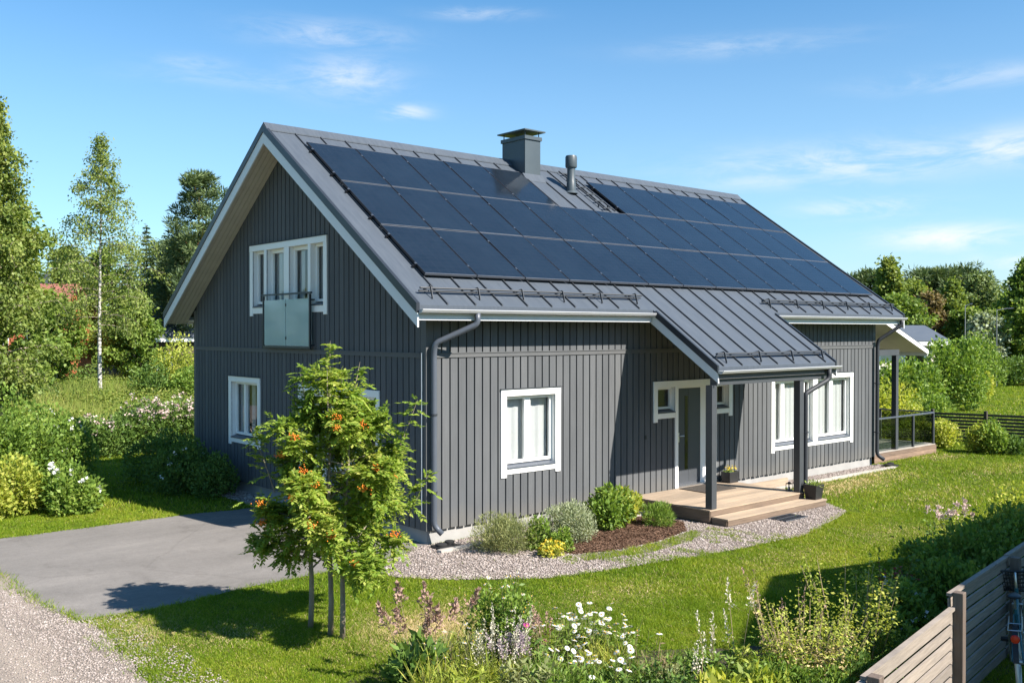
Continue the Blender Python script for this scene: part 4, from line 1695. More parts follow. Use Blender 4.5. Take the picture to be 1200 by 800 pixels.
# tufts along the ragged edges of the gravel and the drive
edge = []
for poly, sd in ((GRAV, 3), (DRIVE, 1), (ROAD, 2)):
    pts = ragged(poly, .12, .03, sd)
    for i, p in enumerate(pts):
        if p[0] > -.4 and p[1] > -.55 or abs(p[0]) > 30 or p[1] > 14 or p[1] < -9: continue
        m = rng.integers(4, 26)
        edge.append(np.array(p) + rng.normal(size=(m, 2)) * .055)
for k in range(60):       # weeds in the gravel
    c = np.array([rng.uniform(-5.9, -5.2), rng.uniform(-3.6, -1.1)])
    edge.append(c + rng.normal(size=(rng.integers(8, 30), 2)) * .05)
P = np.concatenate(edge)
bad = in_poly(P, HOUSEP) | in_poly(P, DECKP)
V, F = blades(P[~bad], .06, .010, lean=.7)
tag(fast_mesh('grass_edge', V, F, M['grass']), kind='stuff')

# meadow behind the left lawn
P = view_sample(60000, 27, 62, -260, 300)
bad = in_poly(P, [(0, 0), (L + 3, 0), (L + 3, W + 9), (-2, W + 9)]) | in_poly(P, ROAD)
P = P[~bad]
hh = .75 * (1 + .4 * fnoise(P, .7, 9))
V, F = blades(P, hh, .05, lean=.3)
tag(fast_mesh('meadow_grass', V, F, M['meadow']), kind='stuff')
k_ = fnoise(P, .5, 21) + .6 * fnoise(P, 2.2, 22) > .35
W_ = np.repeat(P[k_], 2, 0)
B3 = np.concatenate([W_ + rng.normal(size=W_.shape) * .1, rng.uniform(.1, .95, (len(W_), 1))], 1)
V, F = leaf_quads(B3, rng.normal(size=(len(B3), 3)) + np.array([0, 0, .3]), .12, .07, rng, .5)
M['weed'] = leaf('meadow_weed_leaf', [(.04, .07, .012), (.07, .105, .016), (.11, .14, .022), (.16, .16, .04)], .35, .5, .2, None, .4)
tag(fast_mesh('meadow_weeds', V, F, M['weed']), kind='stuff')
# pebbles
M['pebble'] = leaf('pebble_stone', [(.13, .105, .095), (.25, .21, .19), (.34, .295, .27), (.46, .41, .38)], 0.0, .85, .2, None, 6)


def pebbles(P, s, r=rng):
    n = len(P)
    sz = s * r.uniform(.5, 1.5, n)
    o = np.array([(1, 0, 0), (-1, 0, 0), (0, 1, 0), (0, -1, 0), (0, 0, .6), (0, 0, -.6)], float)
    A = r.uniform(0, 2 * PI, n)
    c, si = np.cos(A), np.sin(A)
    X = o[None, :, 0] * r.uniform(.7, 1.3, (n, 1)); Y = o[None, :, 1] * r.uniform(.7, 1.3, (n, 1)); Z = np.broadcast_to(o[None, :, 2], X.shape)
    V = np.stack([(X * c[:, None] - Y * si[:, None]), (X * si[:, None] + Y * c[:, None]), Z], 2) * sz[:, None, None]
    V += np.concatenate([P, np.full((n, 1), .012)], 1)[:, None, :]
    f = np.array([(0, 2, 4), (2, 1, 4), (1, 3, 4), (3, 0, 4), (2, 0, 5), (1, 2, 5), (3, 1, 5), (0, 3, 5)])
    return V.reshape(-1, 3), (f[None] + (np.arange(n) * 6)[:, None, None]).reshape(-1, 3)


P = np.stack([rng.uniform(-1.9, 15, 60000), rng.uniform(-3.8, 0, 60000)], 1)
P = P[in_poly(P, GRAV) & ~in_poly(P, MULCH) & ~in_poly(P, DECKP) & ~in_poly(P, GRASSTRIP)]
V1 = pebbles(P, .016)
P = np.stack([rng.uniform(-7.2, -5.2, 16000), rng.uniform(-5, 1.5, 16000)], 1)
keep = (rng.random(len(P)) < np.clip(1.2 - np.abs(P[:, 0] + 5.95) / .9, 0.02, 1)) & ~in_poly(P, DRIVE)
V2 = pebbles(P[keep], .012)
P = np.stack([rng.uniform(-.62, .1, 2500), rng.uniform(5.1, 9.7, 2500)], 1)
V, F = join([V1, V2, pebbles(P, .02)])
tag(fast_mesh('gravel_stones', V, F, M['pebble']), kind='stuff')
P = np.stack([rng.uniform(1.3, 4.9, 9000), rng.uniform(-2.4, -.7, 9000)], 1)
P = P[in_poly(P, MULCH)]
B3 = np.concatenate([P, rng.uniform(.012, .03, (len(P), 1))], 1)
V, F = leaf_quads(B3, rng.normal(size=(len(P), 3)) * np.array([1, 1, .25]), .05, .022, rng, .8)
M['chip'] = leaf('bark_chip', [(.05, .028, .018), (.11, .065, .042), (.19, .125, .09)], 0, .9, .1, None, 3)
tag(fast_mesh('mulch_chips', V, F, M['chip']), kind='stuff')
# ------------------------------------------------------------------ leaf tones
M['rowan_leaf'] = leaf('rowan_leaf', [(.058, .100, .014), (.092, .150, .018), (.14, .19, .026), (.22, .23, .05)], .42, .42, .35, None, 1.2)
M['birch_leaf'] = leaf('birch_leaf', [(.045, .075, .016), (.075, .110, .020), (.11, .145, .028), (.15, .17, .04)], .35, .5, .3, None, .5)
M['tree_leaf'] = leaf('broad_tree_leaf', [(.035, .065, .012), (.062, .105, .016), (.098, .145, .022), (.135, .175, .035)], .35, .5, .3, None, .4)
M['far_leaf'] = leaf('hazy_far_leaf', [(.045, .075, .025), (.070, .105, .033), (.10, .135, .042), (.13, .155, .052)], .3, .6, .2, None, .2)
M['silver_leaf'] = leaf('silvery_willow_leaf', [(.10, .135, .075), (.15, .185, .10), (.20, .235, .135)], .25, .6, .2, None, .4)
M['pine_leaf'] = leaf('pine_needles', [(.030, .050, .018), (.050, .078, .024), (.08, .105, .034)], .15, .55, .25, None, .5)
M['spruce_leaf'] = leaf('spruce_needles', [(.020, .038, .014), (.034, .058, .018), (.055, .08, .025)], .12, .55, .25, None, .5)
M['rust_leaf'] = leaf('rusty_dry_leaf', [(.065, .055, .02), (.095, .075, .028), (.10, .095, .035)], .25, .6, .2, None, .6)
M['shrub_leaf'] = leaf('garden_shrub_leaf', [(.038, .072, .012), (.065, .115, .016), (.10, .155, .022), (.15, .19, .035)], .33, .42, .4, None, 1.4)
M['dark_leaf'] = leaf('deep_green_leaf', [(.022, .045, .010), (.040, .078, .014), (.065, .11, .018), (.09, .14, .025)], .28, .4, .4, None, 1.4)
M['lime_leaf'] = leaf('yellow_green_leaf', [(.085, .125, .016), (.14, .18, .022), (.20, .225, .035), (.28, .27, .06)], .38, .45, .3, None, 1.2)
M['olive_leaf'] = leaf('olive_narrow_leaf', [(.075, .095, .032), (.11, .13, .042), (.16, .165, .06)], .25, .6, .2, None, 2)
M['grey_leaf'] = leaf('grey_green_leaf', [(.09, .12, .05), (.14, .17, .08), (.22, .24, .14)], .25, .6, .2, None, 2)
M['white_petal'] = leaf('white_petal', [(.74, .74, .70), (.80, .80, .78)], .25, .6, .2, (1, 1, .95))
M['pink_petal'] = leaf('pale_pink_petal', [(.50, .33, .31), (.64, .50, .46), (.72, .64, .58)], .25, .65, .2, (1, .95, .9))
M['cream_petal'] = leaf('cream_petal', [(.50, .47, .36), (.62, .58, .46), (.70, .66, .56)], .25, .7, .1, (1, .98, .85))
M['magenta_petal'] = leaf('magenta_petal', [(.30, .03, .17), (.42, .06, .25)], .2, .6, .2, (1, .8, 1))
M['lilac_petal'] = leaf('dusty_lilac_petal', [(.30, .22, .27), (.44, .35, .38), (.55, .48, .46)], .25, .7, .1, (1, .95, 1))
M['brown_seed'] = leaf('pinkish_brown_seed', [(.24, .15, .12), (.36, .24, .19), (.46, .33, .27)], .15, .8, .1, (1, .9, .8))
M['red_leaf'] = leaf('dark_red_leaf', [(.09, .02, .018), (.16, .04, .025)], .25, .5, .3, (1.3, .7, .5))
M['berry'] = leaf('orange_rowan_berry', [(.42, .10, .012), (.60, .17, .018), (.64, .25, .03)], 0, .35, .5, (1, 1, 1), 3)

# ------------------------------------------------------------------ rowan tree on the lawn
RX, RY = -3.66, -3.1


def rowan():
    t = thing('rowan_tree', 'young three-stemmed rowan tree with orange berries on the lawn before the gable', 'tree', (RX, RY, 0))
    rr = random.Random(5); rn = np.random.default_rng(5)
    stems = [((-.05, .30, 0), (-.13, .25, 2.5)), ((.0, -.05, 0), (.05, .03, 3.1)), ((.02, -.27, 0), (.24, -.12, 2.7))]
    LP, LD = [], []

    def env(z):
        if z < .55: return .0
        if z < 1.15: return .62 + .55 * (z - .55) / .6
        return 1.17 * max(0, (3.45 - z) / 2.3) ** .62
    for si, (a, c) in enumerate(stems):
        b = MB()
        ps = [Vector(a).lerp(Vector(c), i / 8) + Vector((math.sin(i * 1.1 + si) * .02, math.cos(i * .9 + si) * .02, 0)) for i in range(9)]
        b.tube(ps, [.031 * (1 - .8 * i / 8) + .004 for i in range(9)], 8)
        n = (13, 20, 16)[si]
        for k in range(n):
            s = .26 + .72 * (k + rr.random()) / n
            i = min(int(s * 8), 7)
            p = ps[i].lerp(ps[i + 1], s * 8 - i)
            ang = k * 2.4 + si * 2.1 + rr.uniform(-.4, .4)
            out_d = Vector((math.cos(ang), math.sin(ang), rr.uniform(.25, .9)))
            R = env(min(p.z + .25, 3.3)) * rr.uniform(.75, 1.1) * (1 + .22 * out_d.xy.normalized().dot(Vector((RGT[0], RGT[1]))))
            ln = max(.3, R - math.hypot(p.x, p.y) * out_d.xy.normalized().dot(p.xy.normalized() if p.xy.length else Vector((1, 0))))
            ps2 = curve_pts(p, out_d, ln, ln * .28, 5, .15, rr)
            b.tube(ps2, [.013, .011, .009, .007, .005, .003], 5, cap=False)
            A = np.array([tuple(x) for x in ps2])
            m = int(22 + 80 * ln)
            tt = .22 + .78 * rn.random(m) ** .75
            ii = np.minimum((tt * 5).astype(int), 4); fr = (tt * 5 - ii)[:, None]
            LP.append(A[ii] * (1 - fr) + A[ii + 1] * fr + rn.normal(size=(m, 3)) * .05)
            LD.append(np.array(tuple(out_d)) * .35 + rn.normal(size=(m, 3)) * .75 + np.array([0, 0, .25]))
        b.build('trunk', M['bark'], t, smooth=True, local=True)
    # long upright shoots at the top and sides
    b = MB()
    for (sx, sy, sz, dx, dy, ln) in ((.05, .03, 2.9, .02, .0, .58), (.2, -.1, 2.5, .2, -.1, .75), (-.1, .2, 2.4, -.15, .1, .7), (.55, -.45, 1.9, .32, -.25, .95), (-.5, .35, 1.7, -.3, .22, .8),
                                     (.3, .2, 2.5, .1, .1, .6), (.75, -.55, 1.35, .4, -.3, .6), (-.1, -.2, 2.6, -.05, -.05, .55)):
        ps2 = curve_pts((sx, sy, sz), (dx, dy, 1), ln, 0, 5, .06, rr)
        b.tube(ps2, [.009, .008, .007, .006, .004, .002], 5, cap=False)
        A = np.array([tuple(x) for x in ps2]); m = int(46 * ln)
        tt = .2 + .8 * rn.random(m); ii = np.minimum((tt * 5).astype(int), 4); fr = (tt * 5 - ii)[:, None]
        LP.append(A[ii] * (1 - fr) + A[ii + 1] * fr)
        LD.append(rn.normal(size=(m, 3)) * np.array([1, 1, .35]) + np.array([0, 0, .5]))
    b.build('branch', M['bark'], t, smooth=True, local=True)
    P = np.concatenate(LP); D = unit(np.concatenate(LD))
    # pinnate leaves: 6 pairs of leaflets and one at the tip
    ln = .175 * rn.uniform(.7, 1.2, len(P))
    side = unit(np.cross(D, np.array([0, 0, 1.0])) + 1e-5)
    parts = []
    for q in range(13):
        if q == 12:
            s, sg = 1.0, 0
        else:
            s, sg = .28 + .13 * (q // 2), (-1) ** q
        base = P + D * (ln * s)[:, None] + np.array([0, 0, -1.0]) * (ln * s * s * .35)[:, None]
        dd = D * (.55 if sg else 1) + side * sg * .85 + np.array([0, 0, -.3])
        parts.append(leaf_quads(base, dd + rn.normal(size=P.shape) * .1, ln * .36, ln * .19, rn, .75, .12))
    V, F = join(parts)
    fast_mesh('crown', V, F, M['rowan_leaf'], t, local=True)
    # flat clusters of berries near the outside of the crown
    R3 = np.array([RGT[0], RGT[1], 0]); F3 = np.array([FWD[0], FWD[1], 0])
    spots = [(-.13, 2.58), (.12, 2.42), (-.13, 2.17), (-.68, 2.22), (.23, 2.0), (.88, 1.88), (-.72, 1.78), (-.36, 1.65), (.02, 1.4), (.34, 1.36), (.93, 1.4), (.28, 1.03), (.62, 2.1), (.1, 2.75), (-.45, 1.95), (.5, 1.62), (-.8, 1.3), (.55, 2.55)]
    for (u, z) in spots:
        e = env(z)
        back = -math.sqrt(max(.02, e * e * .92 - u * u)) * (1 if len(spots) else 1)
        c = R3 * u + F3 * back * .9 + np.array([0, 0, z])
        near = P[(P @ F3) < (c @ F3) * .35]
        c = near[np.argmin(((near - c) ** 2).sum(1))] - F3 * .09
        b = MB()
        m = 34
        for k in range(m):
            o = rn.normal(size=3) * np.array([.030, .030, .022])
            r_ = .0085
            q = c + o
            b.lathe([(0, -r_), (r_ * .8, -r_ * .55), (r_, 0), (r_ * .8, r_ * .55), (0, r_)], tuple(q), 5)
        b.build('berry_cluster', M['berry'], t, smooth=True, local=True)
    return t


rowan()

# ------------------------------------------------------------------ trees behind the lawn on the left
birch_prof = lambda s: (math.sin(PI * min(1, (.12 + .95 * s) ** .75)) ** .8) * (1 - .35 * s) + .08
round_prof = lambda s: math.sin(PI * min(.97, .16 + .8 * s)) ** .7
x, y = at(-8, 31)
plant_thing('birch_tree', 'tallest birch, leafy to the ground, rising over all other trees', 'tree', (x, y, 0),
            tree_geo(11.0, .17, .12, 2.5, birch_prof, 84, .55, .35, 10, 62, .12, .66, .6, .34, .16, seed=11, twig_droop=.5), M['birch_leaf'], M['birch'], 'trees left of the house', 'crown', 'trunk')
x, y = at(118, 45)
plant_thing('birch_tree', 'slender birch with a bare white trunk standing in the meadow', 'tree', (x, y, 0),
            tree_geo(12.7, .11, .30, 3.3, lambda s: birch_prof(s) * .9, 58, .25, .4, 9, 38, .125, .6, .8, .34, .16, seed=12, twig_droop=.6), M['birch_leaf'], M['birch'], 'trees left of the house', 'crown', 'trunk')
left_trees = [
    ('maple_tree', 'bushy round tree below the tallest birch', 2, 34, 7.6, 2.2, .12, 36, 'tree_leaf', 21),
    ('maple_tree', 'bushy tree between the orange house and the slender white-trunked birch', 86, 59, 8.2, 2.7, .14, 34, 'birch_leaf', 22),
    ('maple_tree', 'broad bushy tree between the slender white-trunked birch and the pines', 155, 57, 5.5, 2.1, .14, 36, 'tree_leaf', 23),
    ('maple_tree', 'low bushy tree in front of the orange house', 66, 53, 4.9, 2.1, .12, 26, 'tree_leaf', 25),
    ('maple_tree', 'leafy tree in shade between the birch and the grey-roofed cabin', 122, 64, 8.6, 2.6, .12, 34, 'tree_leaf', 26),
]
for (nm, lb, px, d, h, R, cb, nl, mt, sd) in left_trees:
    x, y = at(px, d)
    plant_thing(nm, lb, 'tree', (x, y, 0), tree_geo(h, .14, cb, R, round_prof, nl, .55, .2, 9, 46, .20, .66, .35, .36, .2, seed=sd), M[mt], M['bark'], 'trees left of the house', 'crown', 'trunk')
for (lb, px, d, ytop, R, sd) in (('tallest pine with open branches beside the roof verge', 236, 62, 208, 2.3, 31), ('dark pine between the tall pine and the spruces', 216, 66, 286, 2.4, 32), ('dark dense pine above the grey-roofed cabin', 196, 70, 296, 2.6, 33)):
    x, y = at(px, d); h = 3.6 + (387 - ytop) * d / FPX
    plant_thing('pine_tree', lb, 'tree', (x, y, 0), pine_geo(h, .19, h * .3, R, 30, .34, sd, 95), M['pine_leaf'], M['pinebark'], 'pines left of the house', 'crown', 'trunk')
for (lb, px, d, ytop, R, sd) in (('pointed spruce top between the slender birch and the pines', 172, 80, 262, 1.7, 41), ('second pointed spruce nearer the roof', 194, 84, 272, 1.7, 42), ('slim spruce close behind the slender birch', 152, 90, 292, 1.7, 44), ('spruce rising between the two dark pines', 206, 94, 268, 2.1, 45), ('small far spruce in the gap between the two birches', 62, 95, 287, 2.0, 43)):
    x, y = at(px, d); h = 3.6 + (387 - ytop) * d / FPX
    plant_thing('spruce_tree', lb, 'tree', (x, y, 0), conifer_geo(h, .16, 1.0, R, 34, 10, .5, sd, dens=16), M['spruce_leaf'], M['darkbark'], 'spruces left of the house', 'crown', 'trunk')

# ------------------------------------------------------------------ hedges and shrubs left
plant_things = []


def shrub(name, label, x, y, rx, h, n, ls, mat, sd, group=None, cat='shrub', ry=None, petals=None, lumps=9, z=0, lasp=.6, **kw):
    geo = shrub_geo(rx, ry or rx, h, n, ls, sd, lumps, lasp, **kw)
    t = plant_thing(name, label, cat, (x, y, z), geo, M[mat], M['twig'], group)
    if petals:
        pm, cnt, sz, top = petals
        rn = np.random.default_rng(sd + 500)
        V = geo[1].reshape(-1, 4, 3)[:, 2]
        w = np.clip(V[:, 2] / h, .01, 2) ** top * (np.hypot(V[:, 0] / rx, V[:, 1] / (ry or rx)) + .3)
        idx = rn.choice(len(V), cnt, p=w / w.sum())
        Ps, Ds = [], []
        for p in V[idx]:
            k = 6
            Ps.append(p + rn.normal(size=(k, 3)) * sz * .35 + np.array([0, 0, sz * .3])); Ds.append(rn.normal(size=(k, 3)) + np.array([0, 0, .6]))
        Vp, Fp = leaf_quads(np.concatenate(Ps), np.concatenate(Ds), sz * .8, sz * .7, rn, .6)
        fast_mesh('blossom', Vp, Fp, M[pm], t, local=True)
    return t


G = 'flowering rose hedge behind the left lawn'
for (px, d, rx, h, sd, lb) in ((98, 27.0, .95, 1.15, 51, 'hedge shrub with few blossoms at the road end of the rose hedge'), (135, 27.8, 1.0, 1.25, 52, 'second hedge shrub from the road end of the rose hedge'),
                               (170, 28.5, 1.0, 1.45, 53, 'pink-topped hedge shrub in the middle of the rose hedge'), (206, 29, 1.05, 1.5, 54, 'pink-topped hedge shrub between the middle one and the gable one'), (240, 29.6, 1.0, 1.5, 55, 'hedge shrub of the rose hedge touching the gable edge')):
    x, y = at(px, d)
    shrub('rose_bush', lb, x, y, rx, h, 4200, .085, 'dark_leaf', sd, G, petals=('pink_petal', 24 if px < 150 else 80, .09, 4))
for (px, d, rx, h, n, sd, mt, lb, pt) in (
        (-8, 20.5, 1.4, 2.3, 7000, 61, 'shrub_leaf', 'tallest shrub behind the small bushes of the driveway lawn', None),
        (38, 21.5, 1.15, 1.75, 6500, 62, 'shrub_leaf', 'large round shrub with a few white blossoms behind the light green bush', ('white_petal', 16, .08, 1)),
        (72, 22.5, .85, 1.55, 4500, 63, 'shrub_leaf', 'upright shrub between the large round shrub and the rose hedge', ('white_petal', 8, .08, 1)),
        (8, 18.6, .78, 1.1, 4200, 64, 'lime_leaf', 'light green bush on the driveway lawn beside the white-blossomed bush', None),
        (45, 19.6, .6, .62, 2600, 66, 'lime_leaf', 'low light green bush behind the small rounded bush', None),
        (83, 18.9, .58, .98, 3600, 65, 'shrub_leaf', 'small rounded bush topped with white blossoms on the driveway lawn', ('white_petal', 12, .09, 3)),
        (205, 48, 1.6, 3.2, 4500, 67, 'lime_leaf', 'yellow-green tall bush beyond the gable under the roof edge', None),
        (178, 46, 1.2, 2.0, 3500, 68, 'dark_leaf', 'dark low bush in the meadow under the yellow-green one', None),
        (218, 46, 1.2, 1.9, 3200, 69, 'shrub_leaf', 'shaded bush beside the gable in the meadow', None),
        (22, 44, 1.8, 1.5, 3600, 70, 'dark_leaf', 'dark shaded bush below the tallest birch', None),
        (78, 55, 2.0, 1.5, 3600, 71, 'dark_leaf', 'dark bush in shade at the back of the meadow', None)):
    x, y = at(px, d)
    shrub('bush', lb, x, y, rx, h, n, .085 if d < 25 else .13, mt, sd, 'shrubs left of the house', petals=pt)
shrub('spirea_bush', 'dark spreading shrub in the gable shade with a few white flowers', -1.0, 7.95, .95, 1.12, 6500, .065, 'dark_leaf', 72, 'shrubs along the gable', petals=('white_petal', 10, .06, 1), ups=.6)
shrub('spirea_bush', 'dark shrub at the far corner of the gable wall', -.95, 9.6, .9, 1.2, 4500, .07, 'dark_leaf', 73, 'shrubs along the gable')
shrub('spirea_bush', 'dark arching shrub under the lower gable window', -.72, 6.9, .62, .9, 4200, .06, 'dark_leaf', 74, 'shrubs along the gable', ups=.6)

# ------------------------------------------------------------------ bed along the front wall
GW = 'low plants in the bed along the front wall'
shrub('lavender_bush', 'olive rounded lavender-like bush under the single front window', .72, -1.2, .60, .56, 9000, .06, 'olive_leaf', 81, GW, lasp=.16, lumps=12, ry=.5, ups=1.0)
shrub('herb_plant', 'upright bright green herb between the olive bush and the dense rounded bush', 1.22, -1.5, .22, .5, 1200, .055, 'shrub_leaf', 82, GW, 'plant', lumps=5)
shrub('herb_plant', 'low fresh green herb at the gravel edge under the wall window', 1.42, -1.82, .22, .36, 1000, .05, 'shrub_leaf', 83, GW, 'plant', lumps=5)
shrub('sedum_plant', 'low yellow-flowered plant at the gravel edge', 1.02, -1.95, .22, .2, 900, .045, 'lime_leaf', 84, GW, 'plant', petals=('petal_yellow', 60, .035, 1), lumps=6)
shrub('box_bush', 'dense rounded green bush in the middle of the wall bed', 2.12, -1.28, .52, .62, 7500, .05, 'grey_leaf', 85, GW, lumps=12, lasp=.3, ups=.8)
shrub('peony_bush', 'tall broad-leaved bush behind the mulch', 3.35, -.98, .46, .78, 2600, .10, 'shrub_leaf', 86, GW, lumps=8, lasp=.45)
shrub('peony_bush', 'pale broad-leaved bush between the tall broad-leaved one and the deck', 3.9, -.85, .36, .6, 1700, .10, 'lime_leaf', 87, GW, lumps=6, lasp=.45)
shrub('fern_plant', 'fine feathery green plant against the side of the entrance deck', 4.2, -1.45, .34, .42, 3200, .06, 'shrub_leaf', 88, GW, 'plant', lumps=8, lasp=.18, ups=.9)

# ------------------------------------------------------------------ shrubs, fence and trees right of the house
GR = 'shrubs behind the terrace'
for (px, d, rx, h, n, ls, mt, sd, lb) in (
        (1120, 44, 1.55, 3.25, 8000, .16, 'shrub_leaf', 91, 'big leafy shrub beyond the terrace roof end'),
        (1062, 37, 1.5, 2.4, 6000, .15, 'shrub_leaf', 92, 'dense shrub seen behind the terrace post'),
        (1042, 32, 1.3, 1.9, 5000, .12, 'lime_leaf', 93, 'light green shrub behind the glass railing'),
        (1085, 34, 1.1, 1.3, 4000, .12, 'shrub_leaf', 94, 'low shrub behind the terrace corner'),
        (1104, 29.5, .62, .82, 2800, .09, 'lime_leaf', 95, 'yellow-green bush beside the far corner of the terrace'),
        (1150, 60, 1.6, 3.3, 4500, .15, 'shrub_leaf', 97, 'smooth clipped round bush beside the big leafy shrub'),
        (1174, 68, 1.7, 3.2, 4500, .16, 'shrub_leaf', 98, 'second clipped round bush on the far lawn'),
        (1200, 70, 1.7, 3.2, 4500, .16, 'shrub_leaf', 99, 'third clipped round bush, farthest from the big leafy shrub'),
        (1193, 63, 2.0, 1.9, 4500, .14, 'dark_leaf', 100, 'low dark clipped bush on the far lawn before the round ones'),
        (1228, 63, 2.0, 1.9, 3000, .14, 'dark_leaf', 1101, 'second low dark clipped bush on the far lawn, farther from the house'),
        (1146, 50, .9, 1.6, 3000, .13, 'lime_leaf', 101, 'light bush at the foot of the clipped round bush'),
        (1148, 28.2, .40, .8, 1700, .09, 'lime_leaf', 102, 'bright yellow-green small bush before the slat fence'),
        (1165, 28.0, .5, .95, 2400, .09, 'shrub_leaf', 103, 'leafy bush in front of the slat fence'),
        (1190, 27.8, .5, .5, 1600, .08, 'dark_leaf', 104, 'lowest dark bush in front of the slat fence'),
        (1066, 45, 1.6, 2.0, 5000, .16, 'dark_leaf', 105, 'dark shrub in front of the white neighbouring house')):
    x, y = at(px, d)
    shrub('garden_shrub', lb, x, y, rx, h, n, ls, mt, sd, GR, lumps=10)

GT = 'trees beyond the garden on the right'
for (nm, lb, px, d, ytop, R, mt, kind, sd) in (
        ('aspen_tree', 'aspen with a thin ragged top showing first beyond the roof end', 1044, 74, 305, 2.7, 'birch_leaf', 'b', 111),
        ('aspen_tree', 'pale leafy tree between the ragged aspen and the dark pines', 1068, 80, 338, 2.6, 'birch_leaf', 'r', 112),
        ('pine_tree', 'dark pine behind the rusty tree', 1086, 96, 324, 3.0, 'pine_leaf', 'p', 113),
        ('pine_tree', 'dark flat-topped pine between two other dark pines', 1102, 94, 324, 3.0, 'pine_leaf', 'p', 114),
        ('pine_tree', 'dark pine behind the pale tall birch', 1124, 98, 322, 3.0, 'pine_leaf', 'p', 115),
        ('rowan_tree', 'small rusty brown tree under the dark pines', 1089, 76, 350, 1.9, 'rust_leaf', 'r', 116),
        ('birch_tree', 'pale tall birch between the dark pines and the broad willow', 1118, 80, 330, 2.5, 'birch_leaf', 'b', 117),
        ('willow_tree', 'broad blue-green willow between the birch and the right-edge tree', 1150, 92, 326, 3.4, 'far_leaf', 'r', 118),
        ('spruce_tree', 'small spruce top beyond the broad willow', 1167, 110, 336, 2.4, 'spruce_leaf', 's', 119),
        ('maple_tree', 'large near tree with a ragged crown beside the lamp posts', 1204, 66, 308, 2.7, 'tree_leaf', 'b', 120),
        ('maple_tree', 'dense lower tree beside the right-edge tree', 1184, 70, 352, 2.2, 'tree_leaf', 'r', 121),
        ('willow_tree', 'small silver-green round willow behind the lamp posts', 1152, 66, 376, 1.7, 'silver_leaf', 'r', 122),
        ('spruce_tree', 'small spruce tip peeping over the roof verge', 1002, 100, 318, 2.2, 'spruce_leaf', 's', 123),
        ('pine_tree', 'pine tip over the roof verge beside the spruce tip', 1018, 98, 325, 2.6, 'pine_leaf', 'p', 124),
        ('aspen_tree', 'leafy tree seen above the terrace roof', 1052, 66, 355, 2.2, 'tree_leaf', 'r', 125),
        ('maple_tree', 'leafy tree behind the big shrub and the lamp posts', 1135, 74, 372, 2.3, 'tree_leaf', 'r', 126)):
    x, y = at(px, d); h = 3.6 + (387 - ytop) * d / FPX
    if kind == 'p':
        plant_thing(nm, lb, 'tree', (x, y, 0), pine_geo(h, .2, h * .35, R, 26, .5, sd, 70), M[mt], M['pinebark'], GT, 'crown', 'trunk')
    elif kind == 's':
        plant_thing(nm, lb, 'tree', (x, y, 0), conifer_geo(h, .16, 1, R, 32, 10, .55, sd, dens=16), M[mt], M['darkbark'], GT, 'crown', 'trunk')
    else:
        plant_thing(nm, lb, 'tree', (x, y, 0), tree_geo(h, .16, .12, R, birch_prof if kind == 'b' else round_prof, 40, .6, .2, 9, 42, .26, .68, .35, .36, .24, seed=sd), M[mt], M['bark'], GT, 'crown', 'trunk')

# far woods all round, one mass
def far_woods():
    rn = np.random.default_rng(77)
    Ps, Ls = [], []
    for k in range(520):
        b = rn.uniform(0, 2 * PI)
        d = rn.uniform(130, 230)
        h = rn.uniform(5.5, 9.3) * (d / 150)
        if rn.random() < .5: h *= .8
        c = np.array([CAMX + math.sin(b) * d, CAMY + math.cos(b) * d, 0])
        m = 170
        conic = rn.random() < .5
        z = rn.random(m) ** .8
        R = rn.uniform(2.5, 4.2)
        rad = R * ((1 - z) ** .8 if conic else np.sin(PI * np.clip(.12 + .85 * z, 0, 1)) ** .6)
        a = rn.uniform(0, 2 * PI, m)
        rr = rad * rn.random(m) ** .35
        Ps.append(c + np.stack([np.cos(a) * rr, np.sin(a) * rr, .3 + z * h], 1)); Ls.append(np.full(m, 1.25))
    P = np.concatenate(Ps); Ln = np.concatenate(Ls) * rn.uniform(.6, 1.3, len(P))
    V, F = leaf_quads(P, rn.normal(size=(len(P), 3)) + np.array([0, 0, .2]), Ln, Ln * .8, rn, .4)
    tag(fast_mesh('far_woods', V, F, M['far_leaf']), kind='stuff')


far_woods()
